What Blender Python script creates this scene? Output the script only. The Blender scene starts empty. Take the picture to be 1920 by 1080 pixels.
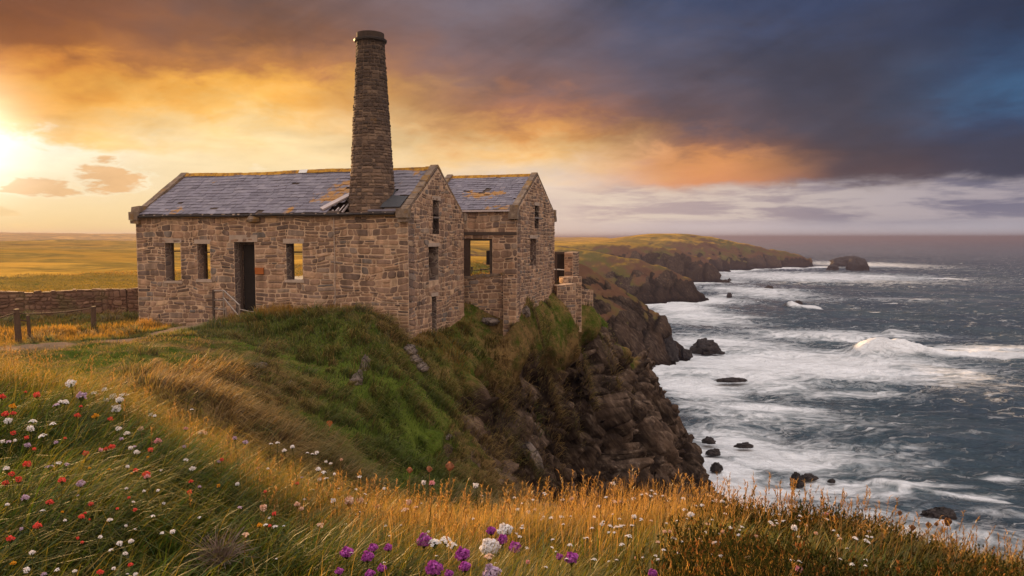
import bpy, math, random
import numpy as np
from mathutils import Vector, Matrix

rad = math.radians
S = bpy.context.scene
COL = S.collection
CAMZ = 25.0                     # eye above the sea, metres

# ------------------------------------------------------------------ camera
F = 1400.0
PITCH = math.atan(95 / F)
cam = bpy.data.cameras.new('camera')
cam.sensor_width = 36.0
cam.lens = 36.0 * F / 1920
cam.clip_start = 0.05
cam.clip_end = 120000
camo = bpy.data.objects.new('camera', cam)
camo.location = (0, 0, CAMZ)
camo.rotation_euler = (math.pi / 2 - PITCH, 0, 0)
COL.objects.link(camo)
S.camera = camo

# ------------------------------------------------------------------ colour management
S.view_settings.view_transform = 'Standard'
S.view_settings.look = 'None'
S.view_settings.exposure = 1.1
S.view_settings.gamma = 1.0
S.cycles.use_denoising = True
S.cycles.max_bounces = 8
S.cycles.diffuse_bounces = 3
S.cycles.glossy_bounces = 3
S.cycles.transmission_bounces = 4
S.cycles.volume_bounces = 1
S.cycles.transparent_max_bounces = 8
S.cycles.sample_clamp_indirect = 6.0

# ------------------------------------------------------------------ node helper
def lin(c):
    return tuple(((x / 255) / 12.92 if x / 255 <= 0.04045 else ((x / 255 + 0.055) / 1.055) ** 2.4) for x in c)

class NT:
    def __init__(s, tree):
        s.t = tree; s.n = tree.nodes; s.l = tree.links
        s.n.clear()
    def add(s, kind, **kw):
        nd = s.n.new(kind)
        for k, v in kw.items(): setattr(nd, k, v)
        return nd
    def put(s, sock, v):
        if isinstance(v, bpy.types.NodeSocket): s.l.new(v, sock)
        elif v is not None:
            if hasattr(sock.default_value, '__len__') and not hasattr(v, '__len__'): v = (v,) * len(sock.default_value)
            if hasattr(v, '__len__') and len(sock.default_value) == 4 and len(v) == 3: v = tuple(v) + (1,)
            sock.default_value = v
    def m(s, op, a, b=None, c=None, clamp=False):
        nd = s.add('ShaderNodeMath', operation=op, use_clamp=clamp)
        s.put(nd.inputs[0], a); s.put(nd.inputs[1], b); s.put(nd.inputs[2], c)
        return nd.outputs[0]
    def vm(s, op, a, b=None):
        nd = s.add('ShaderNodeVectorMath', operation=op)
        s.put(nd.inputs[0], a)
        if b is not None: s.put(nd.inputs[1], b)
        return nd.outputs['Value' if op in ('DOT_PRODUCT', 'LENGTH') else 'Vector']
    def sm(s, x, a, b, c=0.0, d=1.0, mode='SMOOTHSTEP'):
        nd = s.add('ShaderNodeMapRange', interpolation_type=mode)
        s.put(nd.inputs['Value'], x)
        for i, v in zip(('From Min', 'From Max', 'To Min', 'To Max'), (a, b, c, d)): s.put(nd.inputs[i], v)
        return nd.outputs['Result']
    def mix(s, f, a, b, mode='MIX'):
        nd = s.add('ShaderNodeMix', data_type='RGBA', blend_type=mode)
        s.put(nd.inputs[0], f); s.put(nd.inputs[6], a); s.put(nd.inputs[7], b)
        return nd.outputs[2]
    def ramp(s, f, stops, mode='LINEAR'):
        nd = s.add('ShaderNodeValToRGB')
        r = nd.color_ramp; r.interpolation = mode
        while len(r.elements) < len(stops): r.elements.new(0.5)
        for e, (p, c) in zip(r.elements, stops):
            e.position = p; e.color = tuple(c)[:3] + (1,)
        s.put(nd.inputs[0], f)
        return nd.outputs[0]
    def noise(s, vec, scale=1.0, detail=3.0, rough=0.5, dist=0.0, out=0):
        nd = s.add('ShaderNodeTexNoise')
        s.put(nd.inputs['Vector'], vec); s.put(nd.inputs['Scale'], scale); s.put(nd.inputs['Detail'], detail)
        s.put(nd.inputs['Roughness'], rough); s.put(nd.inputs['Distortion'], dist)
        return nd.outputs[out]
    def voro(s, vec, scale=1.0, feature='F1', rnd=1.0, out='Distance', metric='EUCLIDEAN'):
        nd = s.add('ShaderNodeTexVoronoi', feature=feature, distance=metric)
        s.put(nd.inputs['Vector'], vec); s.put(nd.inputs['Scale'], scale); s.put(nd.inputs['Randomness'], rnd)
        return nd.outputs[out]
    def xyz(s, x, y, z):
        nd = s.add('ShaderNodeCombineXYZ')
        s.put(nd.inputs[0], x); s.put(nd.inputs[1], y); s.put(nd.inputs[2], z)
        return nd.outputs[0]
    def sep(s, v):
        nd = s.add('ShaderNodeSeparateXYZ'); s.put(nd.inputs[0], v)
        return nd.outputs[0], nd.outputs[1], nd.outputs[2]
    def attr(s, name, out='Fac'):
        return s.add('ShaderNodeAttribute', attribute_name=name).outputs[out]
    def bump(s, h, strength=0.5, dist=0.05, normal=None):
        nd = s.add('ShaderNodeBump')
        s.put(nd.inputs['Height'], h); s.put(nd.inputs['Strength'], strength); s.put(nd.inputs['Distance'], dist)
        if normal is not None: s.put(nd.inputs['Normal'], normal)
        return nd.outputs[0]
    def co(s, out='Object'):
        return s.add('ShaderNodeTexCoord').outputs[out]
    def pos(s):
        return s.add('ShaderNodeNewGeometry').outputs['Position']

# ------------------------------------------------------------------ view helpers (metres relative to the eye)
_f = np.array([0, math.cos(PITCH), -math.sin(PITCH)])
_u = np.array([0, math.sin(PITCH), math.cos(PITCH)])
_r = np.array([1.0, 0, 0])
def ray(px, py): return _f + _r * ((px - 960) / F) + _u * ((540 - py) / F)
def at(px, py, Y):
    d = ray(px, py)
    return d * (Y / d[1])

# ------------------------------------------------------------------ sun and sky
SUN_AZ, SUN_EL = -36.5, 7.5      # degrees clockwise from +Y
sun_dir = Vector((math.sin(rad(SUN_AZ)) * math.cos(rad(SUN_EL)), math.cos(rad(SUN_AZ)) * math.cos(rad(SUN_EL)), math.sin(rad(SUN_EL))))
sl = bpy.data.lights.new('sun', 'SUN')
sl.energy = 5.0
sl.angle = rad(0.6)
sl.color = (1.0, 0.58, 0.25)
so = bpy.data.objects.new('sun', sl)
so.rotation_euler = sun_dir.to_track_quat('Z', 'Y').to_euler()
so.location = (-60, 60, 60)
COL.objects.link(so)

# the cloud deck: colour against elevation for a few bearings, as (photo row, sRGB)
SKY = [
 (-500, [(-300,(110,78,62)),(0,(140,90,58)),(120,(205,130,64)),(240,(240,190,130)),(445,(246,204,140)),(470,(240,190,120))]),
 (0,    [(-500,(95,80,78)),(-200,(110,80,70)),(0,(132,84,60)),(60,(150,92,54)),(105,(206,132,60)),(155,(238,166,70)),(205,(246,180,86)),(236,(248,196,120)),(258,(255,244,222)),(330,(254,234,200)),(380,(254,226,174)),(425,(253,218,152)),(470,(250,205,130))]),
 (480,  [(-500,(92,82,88)),(-200,(104,84,82)),(0,(124,94,84)),(70,(146,100,74)),(115,(190,128,74)),(155,(240,174,80)),(195,(247,192,108)),(228,(249,210,145)),(262,(250,220,166)),(310,(251,224,174)),(380,(252,222,166)),(430,(251,218,160)),(470,(250,205,140))]),
 (960,  [(-500,(85,86,102)),(-200,(100,96,112)),(0,(118,108,118)),(80,(120,102,106)),(160,(134,104,100)),(215,(178,122,94)),(255,(232,164,96)),(285,(246,196,130)),(315,(248,212,168)),(345,(236,212,190)),(380,(222,198,184)),(425,(232,208,192)),(446,(236,212,196)),(470,(140,120,120))]),
 (1300, [(-500,(70,78,104)),(-200,(76,86,114)),(0,(78,88,118)),(70,(92,92,112)),(150,(98,90,102)),(230,(106,88,92)),(275,(150,106,88)),(310,(226,154,98)),(338,(224,150,104)),(362,(184,146,136)),(385,(186,170,172)),(425,(214,198,196)),(446,(220,204,200)),(470,(110,105,118))]),
 (1600, [(-500,(52,62,92)),(-200,(56,66,96)),(0,(62,72,100)),(90,(64,66,82)),(180,(70,68,80)),(270,(78,70,78)),(325,(92,76,80)),(350,(98,84,88)),(368,(150,144,154)),(400,(146,140,152)),(430,(196,186,190)),(446,(204,192,194)),(470,(90,92,108))]),
 (1900, [(-500,(44,52,80)),(-200,(48,58,86)),(0,(50,58,80)),(70,(54,72,102)),(150,(62,92,126)),(215,(58,70,96)),(270,(66,68,86)),(325,(72,72,88)),(355,(100,98,112)),(380,(118,114,130)),(405,(160,154,164)),(430,(190,184,192)),(446,(200,192,198)),(470,(80,84,104))]),
 (2400, [(-300,(60,72,104)),(0,(54,68,98)),(200,(66,76,100)),(330,(96,98,116)),(400,(150,150,164)),(470,(140,138,152))]),
]
def build_world():
    w = bpy.data.worlds.new('World'); S.world = w; w.use_nodes = True
    T = NT(w.node_tree)
    D = T.vm('NORMALIZE', T.co('Generated'))
    x, y, z = T.sep(D)
    az = T.m('MULTIPLY', T.m('ARCTAN2', x, y), 180 / math.pi)
    el = T.m('MULTIPLY', T.m('ARCSINE', z), 180 / math.pi)
    # cloud-deck coordinates: streaks converge towards the horizon
    k = T.m('ADD', T.m('ABSOLUTE', z), 0.13)
    deck = T.xyz(T.m('DIVIDE', x, k), T.m('DIVIDE', y, k), 0.0)
    ball = T.xyz(T.m('MULTIPLY', az, 0.05), T.m('MULTIPLY', el, 0.115), 3.7)
    n1 = T.m('SUBTRACT', T.noise(deck, 0.9, 6, 0.55, 0.3), 0.5)
    n2 = T.m('SUBTRACT', T.noise(ball, 1.6, 7, 0.58, 0.2), 0.5)
    n3 = T.m('SUBTRACT', T.noise(T.vm('ADD', ball, (7.3, 1.9, 4.4)), 0.9, 5, 0.5), 0.5)
    # ragged band edges: wander in elevation, less near the horizon
    amp = T.sm(el, 0.5, 8.0, 0.4, 4.4)
    nf = T.m('SUBTRACT', T.noise(ball, 5.5, 6, 0.6, 0.3), 0.5)
    wv = T.m('MULTIPLY', T.m('ADD', T.m('ADD', T.m('MULTIPLY', n1, 0.9), T.m('MULTIPLY', n2, 1.0)), T.m('MULTIPLY', nf, 1.0)), amp)
    elw = T.m('ADD', el, wv)
    azw = T.m('ADD', az, T.m('MULTIPLY', n3, 18.0))
    E0, E1 = -2.0, 34.0
    fac = T.sm(elw, E0, E1, mode='LINEAR')
    cur = None; pa = None
    for px, stops in SKY:
        a = math.degrees(math.atan((px - 960) / F))
        rs = []
        for py, c in sorted(stops, key=lambda q: -q[0]):
            d = ray(px, py); d = d / np.linalg.norm(d)
            e = math.degrees(math.asin(d[2]))
            rs.append(((e - E0) / (E1 - E0), lin(c)))
        rs = [(min(1, max(0, p)), c) for p, c in rs]
        col = T.ramp(fac, rs)
        if cur is None: cur = col
        else: cur = T.mix(T.sm(azw, pa, a), cur, col)
        pa = a
    # billow shading inside the clouds
    n4 = T.m('SUBTRACT', T.noise(T.vm('ADD', T.vm('MULTIPLY', T.xyz(T.m('ADD', az, T.m('MULTIPLY', el, -0.9)), T.m('ADD', T.m('MULTIPLY', el, 1.6), T.m('MULTIPLY', az, -0.55)), 0), (0.05, 0.07, 1)), (3.1, 8.2, 1.7)), 1.3, 7, 0.56, 0.6), 0.5)
    n5 = T.m('SUBTRACT', T.noise(deck, 2.3, 8, 0.62, 0.6), 0.5)
    sh = T.m('ADD', 1.0, T.m('ADD', T.m('ADD', T.m('MULTIPLY', n1, 0.75), T.m('MULTIPLY', n5, 0.5)), T.m('ADD', T.m('MULTIPLY', n4, 0.85), T.m('MULTIPLY', n2, 0.7))))
    sh = T.m('ADD', T.m('MULTIPLY', T.m('SUBTRACT', sh, 1.0), T.sm(el, 2.0, 8.0, 0.12, 1.0)), 1.0)
    cur = T.mix(1.0, cur, T.xyz(sh, sh, sh), 'MULTIPLY')
    # small cumulus banks low on the horizon
    cu = T.noise(T.xyz(T.m('MULTIPLY', az, 0.13), T.m('MULTIPLY', el, 0.42), 9.1), 1.9, 9, 0.62, 0.15)
    cu = T.m('ADD', T.m('MULTIPLY', T.m('SUBTRACT', cu, 0.5), 2.6), 0.5)
    def puff(a0, e0, ra, re, thr, col, soft=0.08, rim=None):
        nonlocal cur
        da = T.m('DIVIDE', T.m('SUBTRACT', az, a0), ra); de = T.m('DIVIDE', T.m('SUBTRACT', el, e0), re)
        de = T.m('MULTIPLY', de, T.sm(de, -0.1, 0.1, 2.2, 1.0))     # flat bases
        r2 = T.m('ADD', T.m('MULTIPLY', da, da), T.m('MULTIPLY', de, de))
        d = T.m('SUBTRACT', T.m('SUBTRACT', T.m('ADD', cu, 0.55), T.m('MULTIPLY', r2, 0.55)), thr)
        body = T.mix(T.sm(d, 0.02, 0.30), lin(rim if rim else col), lin(col))
        body = T.mix(1.0, body, T.mix(T.sm(nf, -0.2, 0.2), (0.88, 0.86, 0.84), (1.08, 1.07, 1.05)), 'MULTIPLY')
        cur = T.mix(T.sm(T.m('ADD', d, T.m('MULTIPLY', nf, 0.35)), -0.06, soft, 0, 0.8), cur, body)
    def ae(px, py):
        d = ray(px, py); d = d / np.linalg.norm(d)
        return math.degrees(math.atan2(d[0], d[1])), math.degrees(math.asin(d[2]))
    for (px, py, ra, re, thr, col, rim) in [
        (213, 345, 3.0, 2.0, 0.74, (236, 184, 126), (255, 246, 214)),
        (80, 358, 2.6, 1.3, 0.74, (236, 188, 132), (255, 244, 208)),
        (90, 400, 5.0, 0.5, 0.84, (248, 212, 150), None),
        (520, 320, 3.0, 0.8, 0.92, (252, 228, 182), (255, 236, 200))]:
        a, e = ae(px, py)
        puff(a, e, ra, re, thr, col, 0.24, rim)
    # flat-based banks under the storm cloud, paler air below them
    bk = T.noise(T.xyz(T.m('MULTIPLY', az, 0.10), T.m('MULTIPLY', el, 0.75), 2.2), 1.6, 9, 0.6, 0.25)
    bt = T.sm(az, 2, 34)
    dk = T.mix(bt, lin((202, 176, 168)), lin((124, 120, 138))); lt = T.mix(bt, lin((244, 222, 196)), lin((186, 174, 178)))
    bcol = T.mix(T.sm(bk, 0.40, 0.62), lt, dk)
    bw = T.m('MULTIPLY', T.m('MULTIPLY', T.sm(az, 1, 8), T.sm(el, 0.7, 1.6)), T.sm(T.m('ADD', el, T.m('MULTIPLY', nf, 1.6)), 3.2, 4.3, 0.8, 0.0))
    cur = T.mix(bw, cur, bcol)
    # glow round the veiled sun
    gd = T.vm('DOT_PRODUCT', D, tuple(Vector((math.sin(rad(-36.0)) * math.cos(rad(6.2)), math.cos(rad(-36.0)) * math.cos(rad(6.2)), math.sin(rad(6.2))))))
    ang = T.m('MULTIPLY', T.m('ARCCOSINE', T.m('MINIMUM', gd, 0.99999)), 180 / math.pi)
    g1 = T.m('POWER', 2.718, T.m('MULTIPLY', T.m('MULTIPLY', ang, ang), -1 / 9.0))
    g2 = T.m('POWER', 2.718, T.m('MULTIPLY', ang, -1 / 9.0))
    cur = T.mix(1.0, cur, T.mix(1.0, T.mix(g1, (0, 0, 0), (1.1, 0.98, 0.82)), T.mix(g2, (0, 0, 0), (0.02, 0.008, 0.0)), 'ADD'), 'ADD')
    # unseen sky behind and above the camera, set bright as fill light
    rear = T.ramp(T.sm(T.m('ADD', el, T.m('MULTIPLY', n1, 12)), -2, 90), [(0, REAR[0]), (0.25, REAR[1]), (0.6, REAR[2]), (1, REAR[3])])
    back = T.m('MAXIMUM', T.sm(T.m('ABSOLUTE', az), 48, 95), T.sm(el, 26, 55))
    cur = T.mix(back, cur, rear)
    nish = T.add('ShaderNodeTexSky', sky_type='NISHITA', sun_disc=False)
    nish.sun_elevation = rad(SUN_EL); nish.sun_rotation = rad(SUN_AZ % 360)
    nish.dust_density = 2.0
    b1 = T.add('ShaderNodeBackground'); T.put(b1.inputs[0], nish.outputs[0]); b1.inputs[1].default_value = 0.05
    b2 = T.add('ShaderNodeBackground'); T.put(b2.inputs[0], cur); b2.inputs[1].default_value = 0.467
    mx = T.add('ShaderNodeMixShader')
    cover = T.sm(T.m('ADD', n2, T.m('MULTIPLY', n1, 0.5)), -0.5, -0.05, 0.95, 1.0)   # thin gaps let the clear sky through
    T.put(mx.inputs[0], cover); T.l.new(b1.outputs[0], mx.inputs[1]); T.l.new(b2.outputs[0], mx.inputs[2])
    o = T.add('ShaderNodeOutputWorld'); T.l.new(mx.outputs[0], o.inputs[0])
    w.cycles.sampling_method = 'MANUAL'; w.cycles.sample_map_resolution = 1024
REAR = [(0.85, 0.66, 0.55), (1.45, 1.16, 0.98), (1.45, 1.30, 1.25), (1.25, 1.22, 1.28)]
build_world()
# ------------------------------------------------------------------ noise
def _h(ix, iy, iz, seed):
    n = (ix.astype(np.int64) * 374761393 + iy.astype(np.int64) * 668265263 + iz.astype(np.int64) * 2147483647 + seed * 1274126177) & 0xFFFFFFFF
    n = ((n ^ (n >> 13)) * 1274126177) & 0xFFFFFFFF
    n = ((n ^ (n >> 16)) * 2246822519) & 0xFFFFFFFF
    n = n ^ (n >> 15)
    return (n & 0xFFFFFF) / float(0xFFFFFF)
def vnoise(x, y, z=None, seed=0):
    x = np.asarray(x, float); y = np.asarray(y, float)
    if z is None:
        ix, iy = np.floor(x), np.floor(y); fx, fy = x - ix, y - iy
        fx = fx * fx * fx * (fx * (fx * 6 - 15) + 10); fy = fy * fy * fy * (fy * (fy * 6 - 15) + 10)
        o = np.zeros_like(ix)
        a = _h(ix, iy, o, seed); b = _h(ix + 1, iy, o, seed); c = _h(ix, iy + 1, o, seed); d = _h(ix + 1, iy + 1, o, seed)
        return (a * (1 - fx) + b * fx) * (1 - fy) + (c * (1 - fx) + d * fx) * fy
    z = np.asarray(z, float); iz = np.floor(z); fz = z - iz; fz = fz * fz * (3 - 2 * fz)
    ix, iy = np.floor(x), np.floor(y); fx, fy = x - ix, y - iy
    fx = fx * fx * (3 - 2 * fx); fy = fy * fy * (3 - 2 * fy)
    r = 0
    for dz, wz in ((0, 1 - fz), (1, fz)):
        a = _h(ix, iy, iz + dz, seed); b = _h(ix + 1, iy, iz + dz, seed); c = _h(ix, iy + 1, iz + dz, seed); d = _h(ix + 1, iy + 1, iz + dz, seed)
        r = r + wz * ((a * (1 - fx) + b * fx) * (1 - fy) + (c * (1 - fx) + d * fx) * fy)
    return r
def fbm(x, y, z=None, seed=0, oct=4, gain=0.5):
    s = 0; a = 1; t = 0; k = 1
    for i in range(oct):
        s = s + a * vnoise(x * k, y * k, None if z is None else z * k, seed + i * 17); t += a; a *= gain; k *= 2.03
    return s / t - 0.5
def cells(x, y, z, seed=0, full=False):
    """nearest and second distance and the nearest cell's random value"""
    ix, iy, iz = np.floor(x), np.floor(y), np.floor(z)
    f1 = np.full(x.shape, 9.0); f2 = np.full(x.shape, 9.0); idv = np.zeros(x.shape); ox = np.zeros(x.shape); oz = np.zeros(x.shape)
    for dx in (-1, 0, 1):
        for dy in (-1, 0, 1):
            for dz in (-1, 0, 1):
                cx, cy, cz = ix + dx, iy + dy, iz + dz
                px = cx + _h(cx, cy, cz, seed + 1); py = cy + _h(cx, cy, cz, seed + 2); pz = cz + _h(cx, cy, cz, seed + 3)
                d = np.sqrt((x - px) ** 2 + (y - py) ** 2 + (z - pz) ** 2)
                near = d < f1
                f2 = np.where(near, f1, np.minimum(f2, d)); idv = np.where(near, _h(cx, cy, cz, seed + 4), idv); ox = np.where(near, x - px, ox); oz = np.where(near, z - pz, oz); f1 = np.where(near, d, f1)
    return (f1, f2, idv, ox, oz) if full else (f1, f2, idv)
def sst(x, a, b):
    t = np.clip((x - a) / (b - a), 0, 1)
    return t * t * (3 - 2 * t)

# ------------------------------------------------------------------ mesh helpers
def mesh_np(name, verts, faces_flat, sizes, attrs=None, smooth=False):
    me = bpy.data.meshes.new(name)
    nv = len(verts); me.vertices.add(nv); me.vertices.foreach_set('co', np.asarray(verts, np.float32).ravel())
    nl = len(faces_flat); me.loops.add(nl); me.loops.foreach_set('vertex_index', np.asarray(faces_flat, np.int32))
    sizes = np.asarray(sizes, np.int32); me.polygons.add(len(sizes))
    st = np.concatenate([[0], np.cumsum(sizes)[:-1]]).astype(np.int32)
    me.polygons.foreach_set('loop_start', st)
    try: me.polygons.foreach_set('loop_total', sizes)
    except Exception: pass
    me.update(calc_edges=True)
    for k, v in (attrs or {}).items():
        a = me.attributes.new(k, 'FLOAT', 'POINT'); a.data.foreach_set('value', np.asarray(v, np.float32))
    if smooth: me.polygons.foreach_set('use_smooth', np.ones(len(sizes), bool))
    return me
def link(name, me, mats, parent=None):
    o = bpy.data.objects.new(name, me); COL.objects.link(o)
    for m in (mats if isinstance(mats, (list, tuple)) else [mats]): me.materials.append(m)
    if parent is not None: o.parent = parent
    return o
def tag(o, label, cat, group=None):
    o['label'] = label; o['category'] = cat
    if group: o['group'] = group
    return o
def empty(name, loc, rz=0, label=None, cat=None, group=None):
    o = bpy.data.objects.new(name, None); COL.objects.link(o)
    o.location = loc; o.rotation_euler = (0, 0, rz); o.empty_display_size = 0.3
    if label: tag(o, label, cat, group)
    return o

class MB:
    def __init__(s): s.v = []; s.f = []; s.mi = []; s.t = []
    def add(s, vs, fs, mi=0, t=0.5):
        b = len(s.v); s.v += [tuple(p) for p in vs]
        s.t += (list(t) if hasattr(t, '__len__') else [t] * len(vs))
        for f in fs: s.f.append([b + i for i in f]); s.mi.append(mi)
    def box(s, a, b, mi=0, t=0.5, jit=0.0, rng=None):
        x0, y0, z0 = a; x1, y1, z1 = b
        v = [(x0, y0, z0), (x1, y0, z0), (x1, y1, z0), (x0, y1, z0), (x0, y0, z1), (x1, y0, z1), (x1, y1, z1), (x0, y1, z1)]
        if jit: v = [tuple(c + rng.uniform(-jit, jit) for c in p) for p in v]
        s.add(v, [(0, 3, 2, 1), (4, 5, 6, 7), (0, 1, 5, 4), (1, 2, 6, 5), (2, 3, 7, 6), (3, 0, 4, 7)], mi, t)
    def bar(s, p, q, w, h=None, mi=0, t=0.5, up=(0, 0, 1)):
        """rectangular bar from p to q"""
        h = h or w; p = Vector(p); q = Vector(q); d = (q - p).normalized(); u = Vector(up)
        a = d.cross(u)
        if a.length < 1e-3: a = d.cross(Vector((1, 0, 0)))
        a.normalize(); b = a.cross(d).normalized()
        v = [e + a * (sx * w / 2) + b * (sy * h / 2) for e in (p, q) for sx, sy in ((-1, -1), (1, -1), (1, 1), (-1, 1))]
        s.add(v, [(3, 2, 1, 0), (4, 5, 6, 7), (0, 1, 5, 4), (1, 2, 6, 5), (2, 3, 7, 6), (3, 0, 4, 7)], mi, t)
    def tube(s, pts, r, n=6, mi=0, t=0.5, cap=True):
        pts = [Vector(p) for p in pts]; rr = r if hasattr(r, '__len__') else [r] * len(pts)
        vs = []; fs = []
        for i, p in enumerate(pts):
            d = (pts[min(i + 1, len(pts) - 1)] - pts[max(i - 1, 0)]).normalized()
            a = d.cross(Vector((0.13, 0.21, 0.97)))
            if a.length < 1e-3: a = d.cross(Vector((1, 0, 0)))
            a.normalize(); b = d.cross(a)
            for k in range(n):
                an = 2 * math.pi * k / n
                vs.append(p + a * (math.cos(an) * rr[i]) + b * (math.sin(an) * rr[i]))
        for i in range(len(pts) - 1):
            for k in range(n):
                fs.append((i * n + k, i * n + (k + 1) % n, (i + 1) * n + (k + 1) % n, (i + 1) * n + k))
        if cap: fs += [tuple(range(n))[::-1], tuple(range((len(pts) - 1) * n, len(pts) * n))]
        s.add(vs, fs, mi, t)
    def build(s, name, mats, parent=None, smooth=False):
        me = bpy.data.meshes.new(name); me.from_pydata(s.v, [], s.f)
        me.polygons.foreach_set('material_index', np.array(s.mi, np.int32))
        a = me.attributes.new('tint', 'FLOAT', 'POINT'); a.data.foreach_set('value', np.array(s.t, np.float32))
        if smooth: me.polygons.foreach_set('use_smooth', np.ones(len(s.f), bool))
        me.update()
        return link(name, me, mats, parent)

# ------------------------------------------------------------------ materials
def mat(name):
    m = bpy.data.materials.new(name); m.use_nodes = True
    T = NT(m.node_tree); o = T.add('ShaderNodeOutputMaterial')
    return m, T, o
def principled(T, o, col, rough=0.85, normal=None, metal=0.0, spec=0.3, **kw):
    b = T.add('ShaderNodeBsdfPrincipled')
    T.put(b.inputs['Base Color'], col); T.put(b.inputs['Roughness'], rough); T.put(b.inputs['Metallic'], metal)
    T.put(b.inputs['Specular IOR Level'], spec)
    if normal is not None: T.put(b.inputs['Normal'], normal)
    for k, v in kw.items(): T.put(b.inputs[k], v)
    T.l.new(b.outputs[0], o.inputs[0])
    return b
M = {}
def simple(name, c, rough=0.8, var=0.25, scale=6.0, metal=0.0, bump=0.3, bd=0.02):
    m, T, o = mat(name); p = T.co()
    n = T.noise(p, scale, 5, 0.6)
    k = T.m('ADD', 1.0, T.m('MULTIPLY', T.m('SUBTRACT', n, 0.5), var * 2.2))
    principled(T, o, T.mix(1.0, c, T.xyz(k, k, k), 'MULTIPLY'), rough, T.bump(n, bump, bd), metal)
    M[name] = m; return m

def build_materials():
    # dressed and rubble stones: tint picks the stone, noise weathers it
    m, T, o = mat('rubble_stone'); p = T.co(); t = T.attr('tint')
    c = T.ramp(t, [(0, (0.072, 0.050, 0.041)), (0.16, (0.170, 0.101, 0.065)), (0.34, (0.103, 0.070, 0.056)), (0.5, (0.241, 0.142, 0.086)), (0.66, (0.144, 0.091, 0.067)), (0.8, (0.297, 0.181, 0.111)), (0.92, (0.107, 0.089, 0.079)), (1, (0.348, 0.224, 0.135))], 'LINEAR')
    n = T.noise(p, 5.0, 6, 0.65); n2 = T.noise(p, 1.1, 3, 0.5)
    k = T.m('MULTIPLY', T.m('ADD', 0.65, T.m('MULTIPLY', n, 1.5)), T.m('ADD', 0.7, T.m('MULTIPLY', n2, 0.8)))
    sk = T.sm(T.noise(T.vm('MULTIPLY', p, (2.2, 2.2, 0.28)), 1.0, 5, 0.6), 0.32, 0.62, 0.62, 1.15); k = T.m('MULTIPLY', k, sk)   # damp streaks down the wall
    c = T.mix(1.0, c, T.xyz(k, k, k), 'MULTIPLY')
    li = T.sm(T.noise(p, 2.6, 6, 0.7), 0.60, 0.72, 0, 0.35)
    c = T.mix(li, c, (0.369, 0.288, 0.207))
    principled(T, o, c, 0.9, T.bump(T.noise(p, 14.0, 5, 0.6), 0.5, 0.03)); M['stone'] = m
    # lime mortar between the stones
    m, T, o = mat('lime_mortar'); p = T.co()
    n = T.noise(p, 3.0, 6, 0.65)
    c = T.ramp(n, [(0.3, (0.292, 0.184, 0.115)), (0.5, (0.502, 0.337, 0.221)), (0.75, (0.677, 0.484, 0.340))])
    principled(T, o, c, 0.95, T.bump(T.noise(p, 22.0, 5, 0.6), 0.6, 0.03)); M['mortar'] = m
    m, T, o = mat('sooty_mortar'); p = T.co()  # darker mortar for the chimney
    n = T.noise(p, 3.0, 6, 0.65)
    principled(T, o, T.ramp(n, [(0.3, (0.075, 0.05, 0.036)), (0.55, (0.15, 0.10, 0.07)), (0.75, (0.25, 0.175, 0.125))]), 0.95, T.bump(T.noise(p, 22.0, 5, 0.6), 0.6, 0.03)); M['sooty_mortar'] = m
    m, T, o = mat('chimney_stone'); p = T.co(); t = T.attr('tint'); x, y, z = T.sep(p)
    c = T.ramp(t, [(0, (0.060, 0.040, 0.030)), (0.3, (0.105, 0.066, 0.047)), (0.55, (0.075, 0.052, 0.042)), (0.8, (0.155, 0.098, 0.066)), (1, (0.21, 0.14, 0.095))])
    k = T.m('MULTIPLY', T.m('ADD', 0.5, T.m('MULTIPLY', T.noise(p, 5.0, 6, 0.65), 1.0)), T.sm(T.m('ADD', z, T.m('MULTIPLY', T.noise(p, 0.8, 4, 0.5), 4)), 8.0, 14.5, 1.25, 0.5))  # darker towards the top: backlit shade put into the stone colour
    c = T.mix(1.0, c, T.xyz(k, k, k), 'MULTIPLY')
    c = T.mix(T.sm(T.noise(p, 2.2, 6, 0.7), 0.6, 0.74, 0, 0.5), c, (0.24, 0.13, 0.04))
    principled(T, o, c, 0.92, T.bump(T.noise(p, 12.0, 5, 0.6), 0.5, 0.03)); M['chimney_stone'] = m
    m, T, o = mat('field_stone'); p = T.co(); t = T.attr('tint')
    c = T.ramp(t, [(0, (0.10, 0.052, 0.034)), (0.4, (0.19, 0.10, 0.062)), (0.7, (0.14, 0.075, 0.05)), (1, (0.26, 0.15, 0.095))])
    n = T.noise(p, 4.0, 6, 0.66); k = T.m('ADD', 0.5, T.m('MULTIPLY', n, 1.0)); c = T.mix(1.0, c, T.xyz(k, k, k), 'MULTIPLY')
    c = T.mix(T.sm(T.noise(p, 0.7, 6, 0.7), 0.5, 0.66, 0, 0.6), c, (0.10, 0.085, 0.03))
    principled(T, o, c, 0.95, T.bump(n, 0.6, 0.05)); M['field_stone'] = m
    # inside faces and jambs
    m, T, o = mat('rubble_masonry'); p = T.co()
    q = T.vm('ADD', T.vm('MULTIPLY', p, (2.6, 2.6, 4.6)), T.vm('MULTIPLY', T.noise(p, 2.0, 2, 0.5, out=1), (0.5, 0.5, 0.5)))
    e = T.voro(q, 1.0, 'DISTANCE_TO_EDGE', 0.9)
    cc = T.sep(T.voro(q, 1.0, 'F1', 0.9, 'Color'))[0]
    c = T.ramp(cc, [(0, (0.12, 0.085, 0.075)), (0.4, (0.2, 0.14, 0.115)), (0.7, (0.15, 0.115, 0.11)), (1, (0.28, 0.2, 0.155))])
    k = T.m('ADD', 0.6, T.m('MULTIPLY', T.noise(p, 7, 5, 0.65), 0.8))
    c = T.mix(1.0, c, T.xyz(k, k, k), 'MULTIPLY')
    c = T.mix(T.sm(e, 0.03, 0.09, 1, 0), c, (0.36, 0.28, 0.225))
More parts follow.
